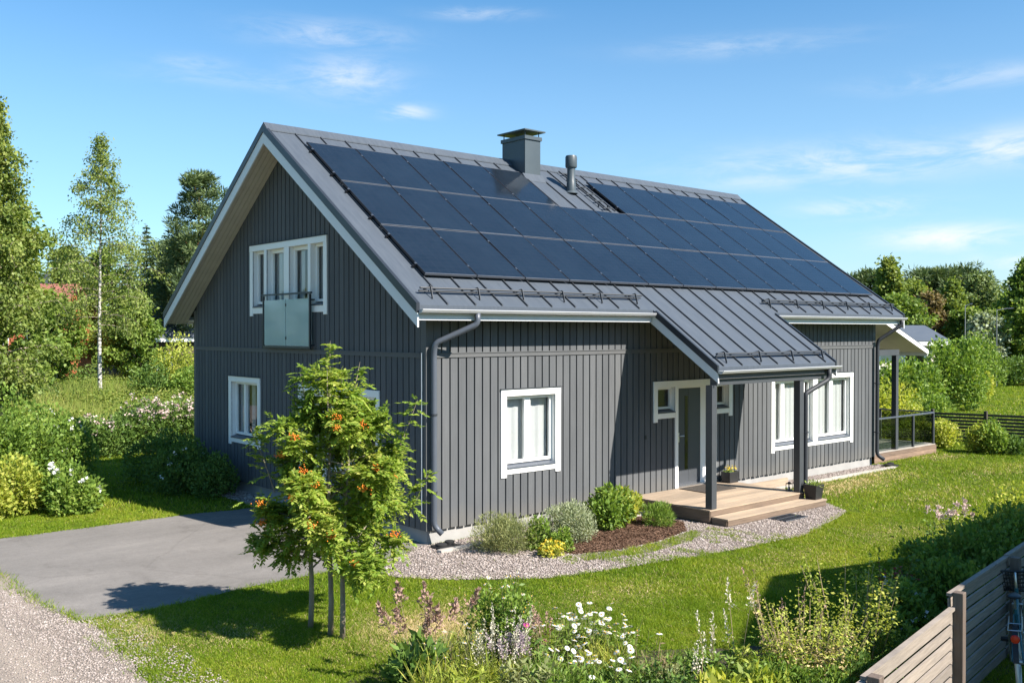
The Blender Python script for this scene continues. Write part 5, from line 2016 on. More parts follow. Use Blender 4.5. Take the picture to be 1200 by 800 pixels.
# ------------------------------------------------------------------ neighbouring buildings
def simple_house(name, label, x, y, rot, w, d, eave, rise, wallm, roofm, over=.4, windows=(), chimney=False):
    t = thing(name, label, 'house', (x, y, 0))
    t.rotation_euler = (0, 0, rot)
    hw, hd = w / 2, d / 2
    b = MB()
    b.prism([(-hd, -.2), (hd, -.2), (hd, eave), (0, eave + rise), (-hd, eave)], 'x', -hw, hw)
    b.build('wall', wallm, t, local=True)
    k = rise / hd
    b = MB()
    yo = hd + over
    b.prism([(-yo, eave - over * k + .02), (0, eave + rise + .02), (yo, eave - over * k + .02), (yo, eave - over * k + .18), (0, eave + rise + .2), (-yo, eave - over * k + .18)], 'x', -hw - over, hw + over)
    r = b.build('roof', roofm, t, local=True)
    b = MB()
    for yy in (-yo, yo):
        b.box(-hw - over + .02, hw + over - .02, yy - .02, yy + .02, eave - over * k - .12, eave - over * k + .1)
    b.build('fascia_board', M['white'], r, local=True)
    if chimney:
        b = MB(); b.box(-.3, .3, .2, .8, eave + rise - .6, eave + rise + .8); b.build('chimney', M['chimney'], r, local=True)
    for (face, a, z, ww, hh) in windows:
        f = MB(); g = MB()
        if face in 'SN':
            s = -1 if face == 'S' else 1
            yy = s * hd
            for (p, q, u, v) in ((a - ww / 2 - .1, a + ww / 2 + .1, z + hh, z + hh + .1), (a - ww / 2 - .1, a + ww / 2 + .1, z - .1, z), (a - ww / 2 - .1, a - ww / 2, z, z + hh), (a + ww / 2, a + ww / 2 + .1, z, z + hh), (a - .03, a + .03, z, z + hh)):
                f.box(p, q, yy, yy + s * .05, u, v)
            g.box(a - ww / 2, a + ww / 2, yy - s * .01, yy + s * .02, z, z + hh)
        else:
            s = -1 if face == 'W' else 1
            xx = s * hw
            for (p, q, u, v) in ((a - ww / 2 - .1, a + ww / 2 + .1, z + hh, z + hh + .1), (a - ww / 2 - .1, a + ww / 2 + .1, z - .1, z), (a - ww / 2 - .1, a - ww / 2, z, z + hh), (a + ww / 2, a + ww / 2 + .1, z, z + hh), (a - .03, a + .03, z, z + hh)):
                f.box(xx, xx + s * .05, p, q, u, v)
            g.box(xx - s * .01, xx + s * .02, a - ww / 2, a + ww / 2, z, z + hh)
        fo = f.build('window', M['white'], t, local=True)
        g.build('pane', M['dark_glass'], fo, local=True)
    return t


M['orange_wall'] = paint('orange_red_boards', (.42, .13, .06), .7, .12, 2)
M['brown_wall'] = paint('dark_brown_boards', (.06, .04, .03), .7, .15, 2)
M['cream_wall'] = paint('cream_render', (.62, .56, .46), .8, .06, 2)
M['white_wall'] = paint('white_render', (.72, .71, .67), .8, .05, 2)
M['tile_roof'] = paint('red_tile_roof', (.26, .10, .075), .75, .15, 4)
M['slate_roof'] = paint('blue_grey_roof', (.085, .10, .12), .55, .1, 2)
x, y = at(46, 57)
simple_house('house', 'orange-red timber house half hidden behind the birch and maples', x, y, -YAW, 4.0, 5, 4.5, 1.7, M['orange_wall'], M['tile_roof'], .4, [('S', -1.0, 2.9, .8, 1.1), ('S', 1.0, 2.9, .8, 1.1), ('W', 0, 1.2, 1.2, 1.3)], True)
x, y = at(186, 66)
simple_house('cabin', 'small dark cabin with a grey roof below the tall pines', x, y, .15, 5.5, 5, 3.3, 1.9, M['brown_wall'], M['slate_roof'], .4, [('S', -1, 1.1, .9, 1.0)])
x, y = at(1022, 60)
simple_house('house', 'white neighbouring house with a low blue-grey roof behind the terrace', x, y, -YAW, 5.4, 6, 3.0, .75, M['cream_wall'], M['slate_roof'], .6, [('S', -1.3, 1.1, 1.1, 1.2), ('S', 1.4, 1.1, 1.1, 1.2), ('E', 0, 1.1, 1.2, 1.2)])
# the neighbour's house by the fence, outside the picture, throws the long shadow over lawn and fence
nt_ = 4.15
c1 = np.array([2.58, -4.98]) + nt_ * np.array([.342, -1.08])
ang = math.atan2(-.26, .965)
u = np.array([math.cos(ang), math.sin(ang)]); v = np.array([-math.sin(ang), math.cos(ang)])
HD, LEN = 6.2, 11.0
cen = c1 + u * (LEN / 2) - v * HD
over = .35
simple_house('house', 'white neighbouring house behind the bicycle fence throwing a long shadow over the lawn', float(cen[0]), float(cen[1]), ang, LEN - 2 * over, 2 * (HD - over), nt_ + .05, 3.85, M['white_wall'], M['slate_roof'], over,
             [('N', -2, 1, 1.2, 1.3), ('N', 2, 1, 1.2, 1.3), ('W', 0, 1, 1.4, 1.3)])

# lamp posts far right
for (px, d, yt, arm, lb) in ((1131, 62, 357, 0, 'thin pale lamp post standing before the pale birch'), (1168, 62, 362, 1, 'grey lamp post with a short arm beside the right-edge trees')):
    x, y = at(px, d); h = 3.6 + (387 - yt) * d / FPX
    t = thing('street_lamp', lb, 'street lamp', (x, y, 0), 'lamp posts on the right')
    b = MB(); b.tube([(0, 0, 0), (0, 0, h * .5), (0, 0, h)], [.045, .035, .028], 8); b.build('pole', paint('galvanised_pole', (.20, .21, .21), .5, .08, 3, metal=.3), t, local=True)
    b = MB()
    a = (float(RGT[0]) * .7, float(RGT[1]) * .7) if arm else (float(RGT[0]) * .3, float(RGT[1]) * .3)
    b.tube([(0, 0, h - .05), (a[0], a[1], h + .08)], .022, 6)
    b.bar((a[0], a[1], h + .06), (a[0] * 1.5, a[1] * 1.5, h + .1), .14, .05)
    b.build('lamp_head', M['pipe_light'], t, local=True)

# dark slat fence beyond the terrace
xa, ya = at(1092, 31.0)
xb, yb = at(1290, 28.5)
t = thing('slat_fence', 'low dark horizontal slat fence across the far end of the lawn', 'fence', (xa, ya, 0))
b = MB()
for i in range(9):
    z = .10 + i * .105
    b.bar((xa, ya, z), (xb, yb, z), .022, .072)
b.build('slats', M['dark_fence'], t)
n = 4
for i in range(n):
    q = i / (n - 1)
    b = MB(); x, y = xa + (xb - xa) * q, ya + (yb - ya) * q
    b.bar((x - .06, y - .06, 0), (x - .06, y - .06, 1.08), .09, .09)
    b.build('post', M['dark_fence'], t)

# ------------------------------------------------------------------ board fence in the corner
FA, FB_ = np.array([-.44, -8.98]), np.array([2.35, -8.58])
fd = (FB_ - FA) / np.linalg.norm(FB_ - FA)
fn = np.array([fd[1], -fd[0]])          # towards the viewer
t = thing('board_fence', 'weathered grey-brown garden fence of overlapping horizontal boards', 'fence', (float(FA[0]), float(FA[1]), 0))


def fence_bay(a, b_, ztop, n, seed):
    r = random.Random(seed)
    m = MB()
    for i in range(n):
        z = ztop - .06 - i * .122
        tilt = r.uniform(-.004, .004)
        for e0, e1 in ((0, 1),):
            p = a + (b_ - a) * e0; q = a + (b_ - a) * e1
            # a board leaning out at its lower edge like a louvre
            o0, o1 = fn * .004, fn * .007
            th = .018
            vs = []
            for (pt) in (p, q):
                for (o, zz) in ((o0, z + .043), (o0 + fn * th, z + .041), (o1 + fn * th, z - .042 + tilt), (o1, z - .043 + tilt)):
                    vs.append((pt[0] + o[0], pt[1] + o[1], zz))
            m.add(vs, [(3, 2, 1, 0), (4, 5, 6, 7), (0, 1, 5, 4), (1, 2, 6, 5), (2, 3, 7, 6), (3, 0, 4, 7)])
    m.build('board_panel', M['fence'], t)
    m = MB()
    p, q = a + fn * .02, b_ + fn * .02
    m.bar((p[0], p[1], ztop + .018), (q[0], q[1], ztop + .018), .05, .028)
    m.build('top_rail', M['fence'], t)


LA = np.array([-5.6, -9.86]); LB = np.array([-.48, -9.03])
P1 = np.array([-2.78, -9.42])
fence_bay(LA, P1 + (LA - P1) / np.linalg.norm(LA - P1) * .0, .97, 9, 1)
fence_bay(P1 + fd * .002, LB, 1.0, 9, 2)
fence_bay(FA, FA + fd * 2.0, 1.11, 9, 3)
fence_bay(FA + fd * 2.004, FA + fd * 4.1, 1.12, 9, 4)
fence_bay(FA + fd * 4.104, FA + fd * 8.4, 1.12, 9, 5)
for (p, h) in ((P1, 1.06), (FA + fd * .0, 1.17), (FA + fd * 2.0, 1.14), (FA + fd * 4.1, 1.14), (LA, 1.0)):
    m = MB()
    q = p + fn * .11
    m.bar((q[0], q[1], -.1), (q[0], q[1], h), .095, .095, (fn[0], fn[1], 0))
    m.build('post', M['fence_post'], t, bevel=.006)

# ------------------------------------------------------------------ bicycle leaning by the fence
def bicycle():
    bx, by = .56, -9.25
    hd = np.array([.935, .345]); hd = hd / np.linalg.norm(hd)
    ang = math.atan2(hd[1], hd[0])
    t = thing('bicycle', 'dark teal city bicycle with white tyres and a black basket parked against the fence', 'bicycle', (bx, by, 0))
    t.rotation_euler = (math.radians(-4), 0, ang)
    R = .335
    teal = paint('teal_bicycle_frame', (.03, .12, .15), .3, .06, 4, spec=.6)
    tyre = paint('cream_tyre', (.62, .60, .55), .6, .08, 6)

    def tb(name, segs, mat, par, n=10):
        b = MB()
        for pts, r in segs: b.tube(pts, r, n)
        return b.build(name, mat, par, smooth='auto', local=True)
    wb = 1.06
    for x in (0, wb):
        b = MB(); b.torus((x, 0, R), R - .018, .018, (0, 1, 0), 40, 8); w = b.build('wheel', tyre, t, smooth=True, local=True)
        b = MB(); b.torus((x, 0, R), R - .042, .011, (0, 1, 0), 40, 6); b.build('rim', M['steel'], w, smooth=True, local=True)
        b = MB(); b.tube([(x, -.04, R), (x, .04, R)], .025, 10)
        for k in range(28):
            a = 2 * PI * k / 28
            b.tube([(x, (-1) ** k * .03, R), (x + math.cos(a) * (R - .045), 0, R + math.sin(a) * (R - .045))], .0016, 3, cap=False)
        b.build('spokes', M['steel'], w, local=True)
        b = MB()      # mudguard
        pts = [(x + math.cos(a) * (R + .022), 0, R + math.sin(a) * (R + .022)) for a in np.linspace(.35 if x else .5, 2.9, 18)]
        for p, q in zip(pts[:-1], pts[1:]): b.bar(p, q, .05, .004)
        b.build('mudguard', M['black'], t, local=True)
    bb = (.44, 0, .30); seat = (.30, 0, .78); head = (.86, 0, .86); headb = (.90, 0, .70)
    tb('frame', [([seat, bb], .016), ([(.31, 0, .74), (.40, 0, .52), (.88, 0, .78)], .015), ([bb, headb], .018), ([head, headb], .019), ([(0, .05, R), (bb[0], .03, bb[2])], .009), ([(0, -.05, R), (bb[0], -.03, bb[2])], .009),
                 ([(0, .05, R), (.31, .02, .72)], .008), ([(0, -.05, R), (.31, -.02, .72)], .008)], teal, t)
    tb('fork', [([(.90, .05, .68), (1.0, .05, .45), (wb, .05, R)], .010), ([(.90, -.05, .68), (1.0, -.05, .45), (wb, -.05, R)], .010), ([headb, (.905, 0, .67)], .02), ([(.905, -.05, .68), (.905, .05, .68)], .012)], M['steel'], t)
    tb('seat_post', [([seat, (.275, 0, .88)], .013)], M['steel'], t)
    b = MB()
    b.add([(.12, -.10, .90), (.12, .10, .90), (.28, .07, .905), (.42, .02, .90), (.42, -.02, .90), (.28, -.07, .905), (.12, -.09, .955), (.12, .09, .955), (.28, .06, .945), (.43, .018, .93), (.43, -.018, .93), (.28, -.06, .945)],
          [(5, 4, 3, 2, 1, 0), (6, 7, 8, 9, 10, 11)] + [(i, (i + 1) % 6, (i + 1) % 6 + 6, i + 6) for i in range(6)])
    sd = b.build('saddle', M['black'], t, smooth=True, local=True)
    md = sd.modifiers.new('soft', 'SUBSURF'); md.levels = md.render_levels = 2
    tb('stem', [([head, (.84, 0, 1.0), (.86, 0, 1.02)], .014)], M['steel'], t)
    tb('handlebar', [([(.70, .31, 1.02), (.80, .26, 1.03), (.88, .10, 1.03), (.88, -.10, 1.03), (.80, -.26, 1.03), (.70, -.31, 1.02)], .012)], M['black'], t)
    for s in (-1, 1):
        tb('grip', [([(.68, s * .318, 1.018), (.79, s * .27, 1.03)], .018)], M['rubber'], t)
    b = MB()
    b.torus((.44, -.05, .30), .09, .006, (0, 1, 0), 24, 5)
    b.tube([(.44, -.06, .30), (.52, -.06, .15)], .010, 6); b.tube([(.44, .06, .30), (.36, .06, .45)], .010, 6); b.tube([(.44, -.06, .3), (.44, .06, .3)], .015, 8)
    b.build('crank', M['steel'], t, local=True)
    for (x, y, z) in ((.52, -.11, .15), (.36, .11, .45)):
        b = MB(); b.box(x - .045, x + .045, y - .045, y + .045, z - .012, z + .012); b.build('pedal', M['rubber'], t, local=True)
    tb('chain', [([(.44, -.05, .388), (.0, -.045, R + .03)], .005), ([(.44, -.05, .212), (.0, -.045, R - .03)], .005)], M['black'], t, 5)
    tb('luggage_rack', [([(.22, .06, .72), (-.22, .06, .70)], .006), ([(.22, -.06, .72), (-.22, -.06, .70)], .006), ([(-.22, -.06, .70), (-.22, .06, .70)], .006), ([(0, .06, R), (-.14, .06, .70)], .005), ([(0, -.06, R), (-.14, -.06, .70)], .005), ([(.0, -.06, .71), (.0, .06, .71)], .005)], M['steel'], t, 6)
    b = MB()      # light wicker-like basket on the front
    for k in range(6):
        z = .80 + k * .042; g = .12 + .012 * k
        b.tube([(1.0 - .02, -g - .02, z), (1.22, -g - .02, z), (1.22, g + .02, z), (.98, g + .02, z), (.98, -g - .02, z)], .006, 5)
    for k in range(14):
        yy = -.14 + .28 * k / 13
        b.tube([(1.22, yy, .80), (1.23, yy * 1.35, 1.02)], .004, 4)
        b.tube([(.98, yy, .80), (.97, yy * 1.35, 1.02)], .004, 4)
    b.box(.98, 1.22, -.13, .13, .795, .802)
    b.build('basket', M['black'], t, local=True)
    b = MB(); b.lathe([(0, -.012), (.03, -.012), (.036, .0), (.03, .02), (0, .024)], (0, 0, 0), 14)
    tl = b.build('tail_light', paint('red_reflector', (.55, .015, .012), .2, .05, 5, spec=.6), t, smooth='auto', local=True)
    tl.location = (-.235, 0, .62); tl.rotation_euler = (0, -PI / 2, 0); tl.scale = (1.2, 1.2, 1)
    b = MB(); b.lathe([(0, 0), (.035, .0), (.045, .03), (.03, .06), (0, .065)], (0, 0, 0), 12)
    hl = b.build('headlight', M['steel'], t, smooth='auto', local=True)
    hl.location = (1.24, 0, .9); hl.rotation_euler = (0, -PI / 2, 0)


bicycle()

# ------------------------------------------------------------------ flower bed in the foreground
GF = 'plants of the foreground flower bed'


def stems_plant(name, label, x, y, n, h, spread, stem_m, parts, group=GF, cat='plant', seed=0, lean=.25, stem_leaf=None, r=.004):
    """loose plant of single stems; parts add leaf or flower faces along or on top of the stems"""
    rr = random.Random(seed); rn = np.random.default_rng(seed)
    t = thing(name, label, cat, (x, y, 0), group)
    b = MB(); tips, paths = [], []
    for k in range(n):
        a = rr.uniform(0, 2 * PI); q = spread * math.sqrt(rr.random())
        hh = h * rr.uniform(.7, 1.08)
        base = Vector((math.cos(a) * q * .55, math.sin(a) * q * .55, 0))
        d = Vector((math.cos(a) * lean * q / spread + rr.uniform(-.1, .1), math.sin(a) * lean * q / spread + rr.uniform(-.1, .1), 1))
        ps = curve_pts(base, d, hh, hh * .05, 4, .05, rr)
        b.tube(ps, [r * 1.3, r * 1.2, r, r * .8, r * .5], 4, cap=False)
        paths.append(np.array([tuple(p) for p in ps])); tips.append(paths[-1][-1])
    b.build('stem', stem_m, t, local=True)
    for pt in parts:
        kind = pt[0]
        if kind == 'leaves':      # mat, per stem, length, aspect, from, to
            _, mt, per, ln, asp, f0, f1, up = pt
            LP, LD = [], []
            for A in paths:
                s = rn.uniform(f0, f1, per) * 4; ii = np.minimum(s.astype(int), 3); fr = (s - ii)[:, None]
                LP.append(A[ii] * (1 - fr) + A[ii + 1] * fr + rn.normal(size=(per, 3)) * (.05 if cat == 'shrub' else .012)); LD.append(rn.normal(size=(per, 3)) * np.array([1, 1, .4]) + np.array([0, 0, up]))
            P = np.concatenate(LP); l_ = ln * rn.uniform(.6, 1.25, len(P))
            V, F = leaf_quads(P, np.concatenate(LD), l_, l_ * asp, rn, .6)
            fast_mesh('foliage', V, F, M[mt], t, local=True)
        elif kind == 'spike':     # mat, length, width, count
            _, mt, ln, wd, per, nm = pt
            for A in paths:
                tip = A[-1]; d = unit(A[-1] - A[-2])
                s = rn.random(per)
                off = rn.normal(size=(per, 3)) * wd * (1.05 - s)[:, None]
                P = tip - d * ln * .35 + d * (s * ln)[:, None] + off
                l_ = wd * 1.5 * rn.uniform(.6, 1.3, per)
                V, F = leaf_quads(P, off / wd * .5 + rn.normal(size=(per, 3)) * .4 + d * .7, l_, l_ * .5, rn, .5)
                fast_mesh(nm, V, F, M[mt], t, local=True)
        elif kind == 'head':      # daisies: one copied flower head per stem
            _, proto, nm, cnt = pt
            order = list(range(len(tips))); rr.shuffle(order)
            for i in order[:cnt]:
                hd_ = proto[0].copy(); COL.objects.link(hd_); hd_.name = nm; hd_.parent = t
                hd_.location = Vector(tips[i]); hd_.rotation_euler = (rr.uniform(-.5, .5) + .25, rr.uniform(-.5, .5), rr.uniform(0, 6)); s = rr.uniform(.8, 1.2); hd_.scale = (s, s, s)
                for ch in proto[1:]:
                    c = ch.copy(); COL.objects.link(c); c.parent = hd_
    return t


def daisy_proto(petal, r0, n, disc, drop=.1):
    b = MB()
    for k in range(n):
        a = 2 * PI * k / n
        ca, sa = math.cos(a), math.sin(a); w = r0 * .17
        b.add([(ca * r0 * .2, sa * r0 * .2, .004), (ca * r0 * .65 - sa * w, sa * r0 * .65 + ca * w, .002), (ca * r0, sa * r0, -drop * r0), (ca * r0 * .65 + sa * w, sa * r0 * .65 - ca * w, .002)], [(3, 2, 1, 0)])
    h = b.build('daisy', M[petal], None)
    b = MB(); b.lathe([(0, .012), (r0 * .16, .010), (r0 * .25, .002), (r0 * .2, -.004)], n=8)
    c = b.build('disc', M[disc], None, smooth=True)
    c.parent = h
    return [h, c]


M['disc'] = paint('yellow_daisy_disc', (.55, .33, .02), .8, .2, 30)
dz = daisy_proto('white_petal', .034, 13, 'disc')
sm = daisy_proto('white_petal', .025, 7, 'disc')
th = daisy_proto('magenta_petal', .034, 15, 'disc', -.5)


def fl(px, d):
    return at(px, d)


G1 = 'daisies in the foreground bed'
k = 0
for (px, d, n, c, lb) in ((655, 10.0, 24, 19, 'white daisy clump beside the rusty seed stalks'), (690, 10.2, 36, 30, 'densest white daisy clump in the middle back of the daisy patch'), (718, 9.9, 30, 24, 'white daisy clump behind the wilted stalks at the lawn side'),
                          (676, 9.2, 24, 16, 'white daisy clump low in the front of the daisy patch'), (712, 9.1, 28, 21, 'white daisy clump in front of the patch beside the brown plant'), (742, 9.7, 14, 8, 'sparsest white daisies beside the wilted brown stalks')):
    x, y = fl(px, d)
    stems_plant('daisy_clump', lb, x, y, n, .66 if d > 9.5 else .55, .27, M['twig'], [('leaves', 'shrub_leaf', 26, .09, .2, 0, .8, .5), ('head', dz, 'daisy', c)], G1, 'flowers', 200 + k, .3); k += 1
x, y = fl(592, 10.4)
t = shrub('phlox_bush', 'leafy green bush topped with small white flowers behind the silvery plant', x, y, .40, .80, 3600, .06, 'shrub_leaf', 220, GF, lumps=11, lasp=.42)
stems_plant('white_phlox', 'loose white flower stems standing up through the leafy green bush', x, y, 30, .92, .36, M['twig'], [('leaves', 'shrub_leaf', 12, .07, .35, .3, .95, .4), ('head', sm, 'flower', 28)], GF, 'flowers', 221)
x, y = fl(497, 10.0)
stems_plant('astilbe_plant', 'faded pinkish-brown astilbe spikes behind the dark glossy-leaved bush', x, y, 9, .86, .34, M['drytwig'], [('leaves', 'olive_leaf', 10, .13, .3, .05, .6, .3), ('spike', 'brown_seed', .24, .032, 110, 'flower_spike')], GF, 'flowers', 222, .4)
x, y = fl(490, 9.3)
shrub('peony_bush', 'dark glossy-leaved bush in front of the astilbe spikes', x, y, .34, .55, 900, .13, 'dark_leaf', 223, GF, lumps=7, lasp=.38)
x, y = fl(520, 9.3)
stems_plant('meadow_plant', 'thin pale green stalks with tiny white flowers beside the dark glossy bush', x, y, 26, .62, .26, M['drytwig'], [('leaves', 'lime_leaf', 16, .09, .14, 0, .9, .8), ('head', sm, 'flower', 10)], GF, 'flowers', 224)
x, y = fl(552, 9.4)
stems_plant('meadow_plant', 'tall thin stalks with tiny white flowers beside the silvery spikes', x, y, 26, .70, .26, M['twig'], [('leaves', 'olive_leaf', 18, .10, .12, 0, .95, .9), ('head', sm, 'flower', 12)], GF, 'flowers', 225)
x, y = fl(583, 9.2)
stems_plant('catmint_plant', 'silvery spiked plant in the middle of the flower bed', x, y, 26, .74, .25, M['twig'], [('leaves', 'lime_leaf', 18, .08, .2, 0, .7, .8), ('spike', 'cream_petal', .26, .014, 40, 'flower_spike')], GF, 'flowers', 226)
x, y = fl(610, 9.3)
stems_plant('lavender_plant', 'dusty lilac flower spikes beside the silvery plant', x, y, 14, .62, .2, M['twig'], [('leaves', 'olive_leaf', 14, .08, .16, 0, .8, .7), ('spike', 'lilac_petal', .2, .02, 60, 'flower_spike')], GF, 'flowers', 227)
x, y = fl(626, 9.5)
stems_plant('thistle_plant', 'single magenta flower head beside the daisy patch', x, y, 5, .74, .12, M['twig'], [('leaves', 'dark_leaf', 30, .11, .25, 0, .8, .4), ('head', th, 'flower', 2)], GF, 'flowers', 228)
x, y = fl(640, 9.9)
stems_plant('dock_plant', 'rusty red seed stalks between the white bush and the daisies', x, y, 8, .66, .16, M['drytwig'], [('leaves', 'rust_leaf', 12, .08, .3, .2, .9, .5), ('spike', 'brown_seed', .14, .02, 40, 'seed_head')], GF, 'flowers', 229)
for (px, d, lb, mt, h, sd) in ((650, 8.7, 'mixed green stalks at the bottom edge below the magenta flower', 'shrub_leaf', .52, 230), (612, 8.7, 'fine green feathery stalks at the bottom edge below the lilac spikes', 'olive_leaf', .55, 231), (700, 8.6, 'green stalks at the bottom edge below the daisies', 'shrub_leaf', .45, 232),
                               (745, 8.8, 'green leafy plant at the bottom edge under the brown stalks', 'dark_leaf', .42, 233), (795, 8.9, 'dark leafy plant at the bottom edge between daisies and lime plant', 'dark_leaf', .46, 234), (560, 8.7, 'pale green stalks at the bottom edge below the silvery plant', 'lime_leaf', .5, 235), (775, 9.2, 'olive stalks behind the wilted brown stalks', 'olive_leaf', .42, 301), (800, 9.5, 'short green plant on the lawn side between wilted stalks and foxgloves', 'shrub_leaf', .36, 302),
                               (850, 9.3, 'green leafy stalks at the foot of the foxgloves', 'shrub_leaf', .45, 303), (890, 9.2, 'pale stalks between the foxgloves and the dry spires', 'lime_leaf', .5, 304), (925, 9.1, 'green stalks at the foot of the dry spires', 'shrub_leaf', .55, 305), (770, 8.5, 'leafy green plant in the lowest middle of the bed', 'shrub_leaf', .4, 306),
                               (820, 8.45, 'low dark leafy plant beside the first lime-leaved hosta', 'dark_leaf', .38, 307), (725, 8.45, 'narrow-leaved plant in the lowest part of the bed under the daisies', 'lime_leaf', .4, 308)):
    x, y = fl(px, d)
    stems_plant('border_plant', lb, x, y, 34, h, .26, M['twig'], [('leaves', mt, 34, .085, .28, 0, 1, .6)], GF, 'plant', sd)
for (px, d, h, n, lb, sd) in ((512, 9.0, .55, 40, 'lime grass tuft beside the dark glossy bush', 311), (540, 9.5, .58, 44, 'lime grass tuft between the white-flowered stalks', 312), (566, 9.0, .55, 40, 'lime grass tuft before the silvery spikes', 313),
                              (640, 9.1, .5, 44, 'dark green grass tuft under the magenta flower', 314), (672, 8.8, .48, 40, 'green grass tuft before the daisy patch', 315), (704, 9.6, .5, 44, 'lime grass tuft in the middle of the daisy patch', 316), (735, 9.2, .45, 36, 'green grass tuft between daisies and wilted stalks', 317)):
    x, y = fl(px, d)
    stems_plant('grass_tuft', lb, x, y, n, h, .24, M['twig'], [('leaves', 'lime_leaf' if 'lime' in lb else 'shrub_leaf', 14, .24, .05, 0, .75, 1.4)], GF, 'plant', sd, .5, r=.0025)
x, y = fl(762, 9.3)
stems_plant('geranium_plant', 'brownish wilted stalks beside the daisy patch', x, y, 22, .52, .22, M['drytwig'], [('leaves', 'rust_leaf', 8, .06, .3, .3, 1, .4), ('leaves', 'shrub_leaf', 14, .08, .4, 0, .7, .4)], GF, 'plant', 236)
for (px, d, h, lb, sd) in ((866, 9.5, .95, 'tall pale foxglove stalk above the lime-leaved plant', 237), (832, 9.3, .78, 'middle-height pale foxglove stalk', 238), (818, 9.0, .62, 'short foxglove stalk above the bottom edge', 239)):
    x, y = fl(px, d)
    stems_plant('foxglove_plant', lb, x, y, 3, h, .06, M['drytwig'], [('leaves', 'shrub_leaf', 34, .12, .35, 0, .6, .3), ('spike', 'cream_petal', .3, .018, 50, 'flower_spike')], GF, 'flowers', sd, .1)
for (px, d, rx, h, lb, sd, mt) in ((842, 8.8, .34, .42, 'lime-leaved hosta in the bottom middle of the bed', 240, 'lime_leaf'), (885, 8.7, .34, .42, 'second lime-leaved hosta at the bottom edge', 241, 'lime_leaf')):
    x, y = fl(px, d)
    shrub('hosta_plant', lb, x, y, rx, h, 800, .12, mt, sd, GF, 'plant', lumps=6, lasp=.4)
x, y = fl(918, 9.6)
stems_plant('dry_spire_plant', 'tall dry brown spires before the shadow edge on the lawn', x, y, 7, 1.05, .25, M['drytwig'], [('leaves', 'dry', 14, .06, .3, .2, .9, .3), ('spike', 'brown_seed', .25, .016, 40, 'seed_head')], GF, 'flowers', 242, .35)
x, y = fl(948, 9.3)
stems_plant('spirea_shrub', 'twiggy yellow-green shrub with a dry brown heart in the flower bed', x, y, 50, 1.0, .46, M['drytwig'], [('leaves', 'lime_leaf', 46, .038, .55, .45, 1, .3), ('leaves', 'dry', 22, .05, .4, .3, .7, .1)], GF, 'shrub', 243, .42)
x, y = fl(1003, 9.9)
stems_plant('spirea_shrub', 'open yellow-green shrub with bare lower stems by the fence', x, y, 24, 1.2, .40, M['drytwig'], [('leaves', 'lime_leaf', 75, .042, .55, .55, 1, .3), ('leaves', 'shrub_leaf', 14, .05, .5, .1, .6, .2)], GF, 'shrub', 244, .35)
for (px, d, rx, h, lb, sd, mt) in ((915, 8.8, .42, .50, 'feathery green plant at the bottom edge under the dry spires', 245, 'shrub_leaf'), (970, 8.7, .38, .5, 'green plant at the bottom edge under the yellow-green shrub', 246, 'shrub_leaf'), (1010, 9.0, .3, .55, 'dark plant at the fence foot under the open shrub', 247, 'dark_leaf'),
                                   (1040, 9.6, .35, .5, 'shaded plant behind the lit fence bay', 248, 'dark_leaf')):
    x, y = fl(px, d)
    shrub('border_plant', lb, x, y, rx, h, 2400, .055, mt, sd, GF, 'plant', lumps=8, lasp=.3)
GS = 'shaded shrubs along the fence'
for (px, d, rx, h, n, lb, sd, mt, pt) in (
        (1062, 11.2, .5, .75, 3000, 'shaded shrub with white flowers behind the fence post', 251, 'shrub_leaf', ('white_petal', 12, .06, 1)),
        (1092, 12.6, .55, .95, 3600, 'large dark shrub by the lawn shadow edge', 252, 'shrub_leaf', None),
        (1120, 11.6, .6, .95, 3600, 'large dark shrub close behind the dark fence boards', 253, 'shrub_leaf', None),
        (1135, 13.2, .6, 1.05, 3600, 'dark shrub with sunlit top behind the seed head plant', 254, 'shrub_leaf', None),
        (1165, 12.6, .6, 1.15, 3600, 'dense dark shrub behind the bicycle', 255, 'shrub_leaf', None),
        (1172, 14.2, .6, 1.1, 3000, 'shrub with glossy leaves on the sunny side of the fence shrubs', 256, 'shrub_leaf', None),
        (1200, 13.6, .7, 1.3, 3600, 'tallest dark shrub rising over the fence beyond the bicycle', 257, 'shrub_leaf', None),
        (1196, 15.5, .5, 1.15, 2400, 'yellow-green sunlit shrub on the lawn side of the dark fence shrubs', 258, 'lime_leaf', None),
        (1235, 14.5, .7, 1.2, 2600, 'dark shrub farther along the fence than the tallest one', 259, 'shrub_leaf', None),
        (1048, 10.4, .35, .55, 1500, 'low dark plant with white specks behind the lit fence bay', 260, 'shrub_leaf', ('white_petal', 10, .05, 1)),
        (1102, 14.0, .4, .6, 1800, 'low shrub at the lawn edge before the seed head plant', 261, 'shrub_leaf', None)):
    x, y = fl(px, d)
    shrub('garden_bush', lb, x, y, rx * .9, h * .84, n, .07, mt, sd, GS, petals=pt, lumps=9, spiky=.5)
x, y = fl(1052, 11.8)
stems_plant('barberry_bush', 'small dark red-leaved bush at the corner of the lawn shadow', x, y, 12, .7, .2, M['twig'], [('leaves', 'red_leaf', 26, .05, .5, .2, 1, .3)], GS, 'shrub', 262)
x, y = fl(1042, 11.6)
stems_plant('rose_bush', 'lanky dark rose stem standing over the lawn shadow', x, y, 4, .95, .12, M['twig'], [('leaves', 'dark_leaf', 18, .07, .55, .4, 1, .3)], GS, 'shrub', 263)
x, y = fl(1120, 15.4)
stems_plant('sedum_plant', 'plant with broad faded pink flower heads on the lawn edge', x, y, 14, .92, .2, M['twig'], [('leaves', 'lime_leaf', 16, .1, .45, .1, .85, .4), ('spike', 'pink_petal', .04, .03, 40, 'flower_head')], GS, 'flowers', 264, .35)
x, y = fl(1108, 15.0)
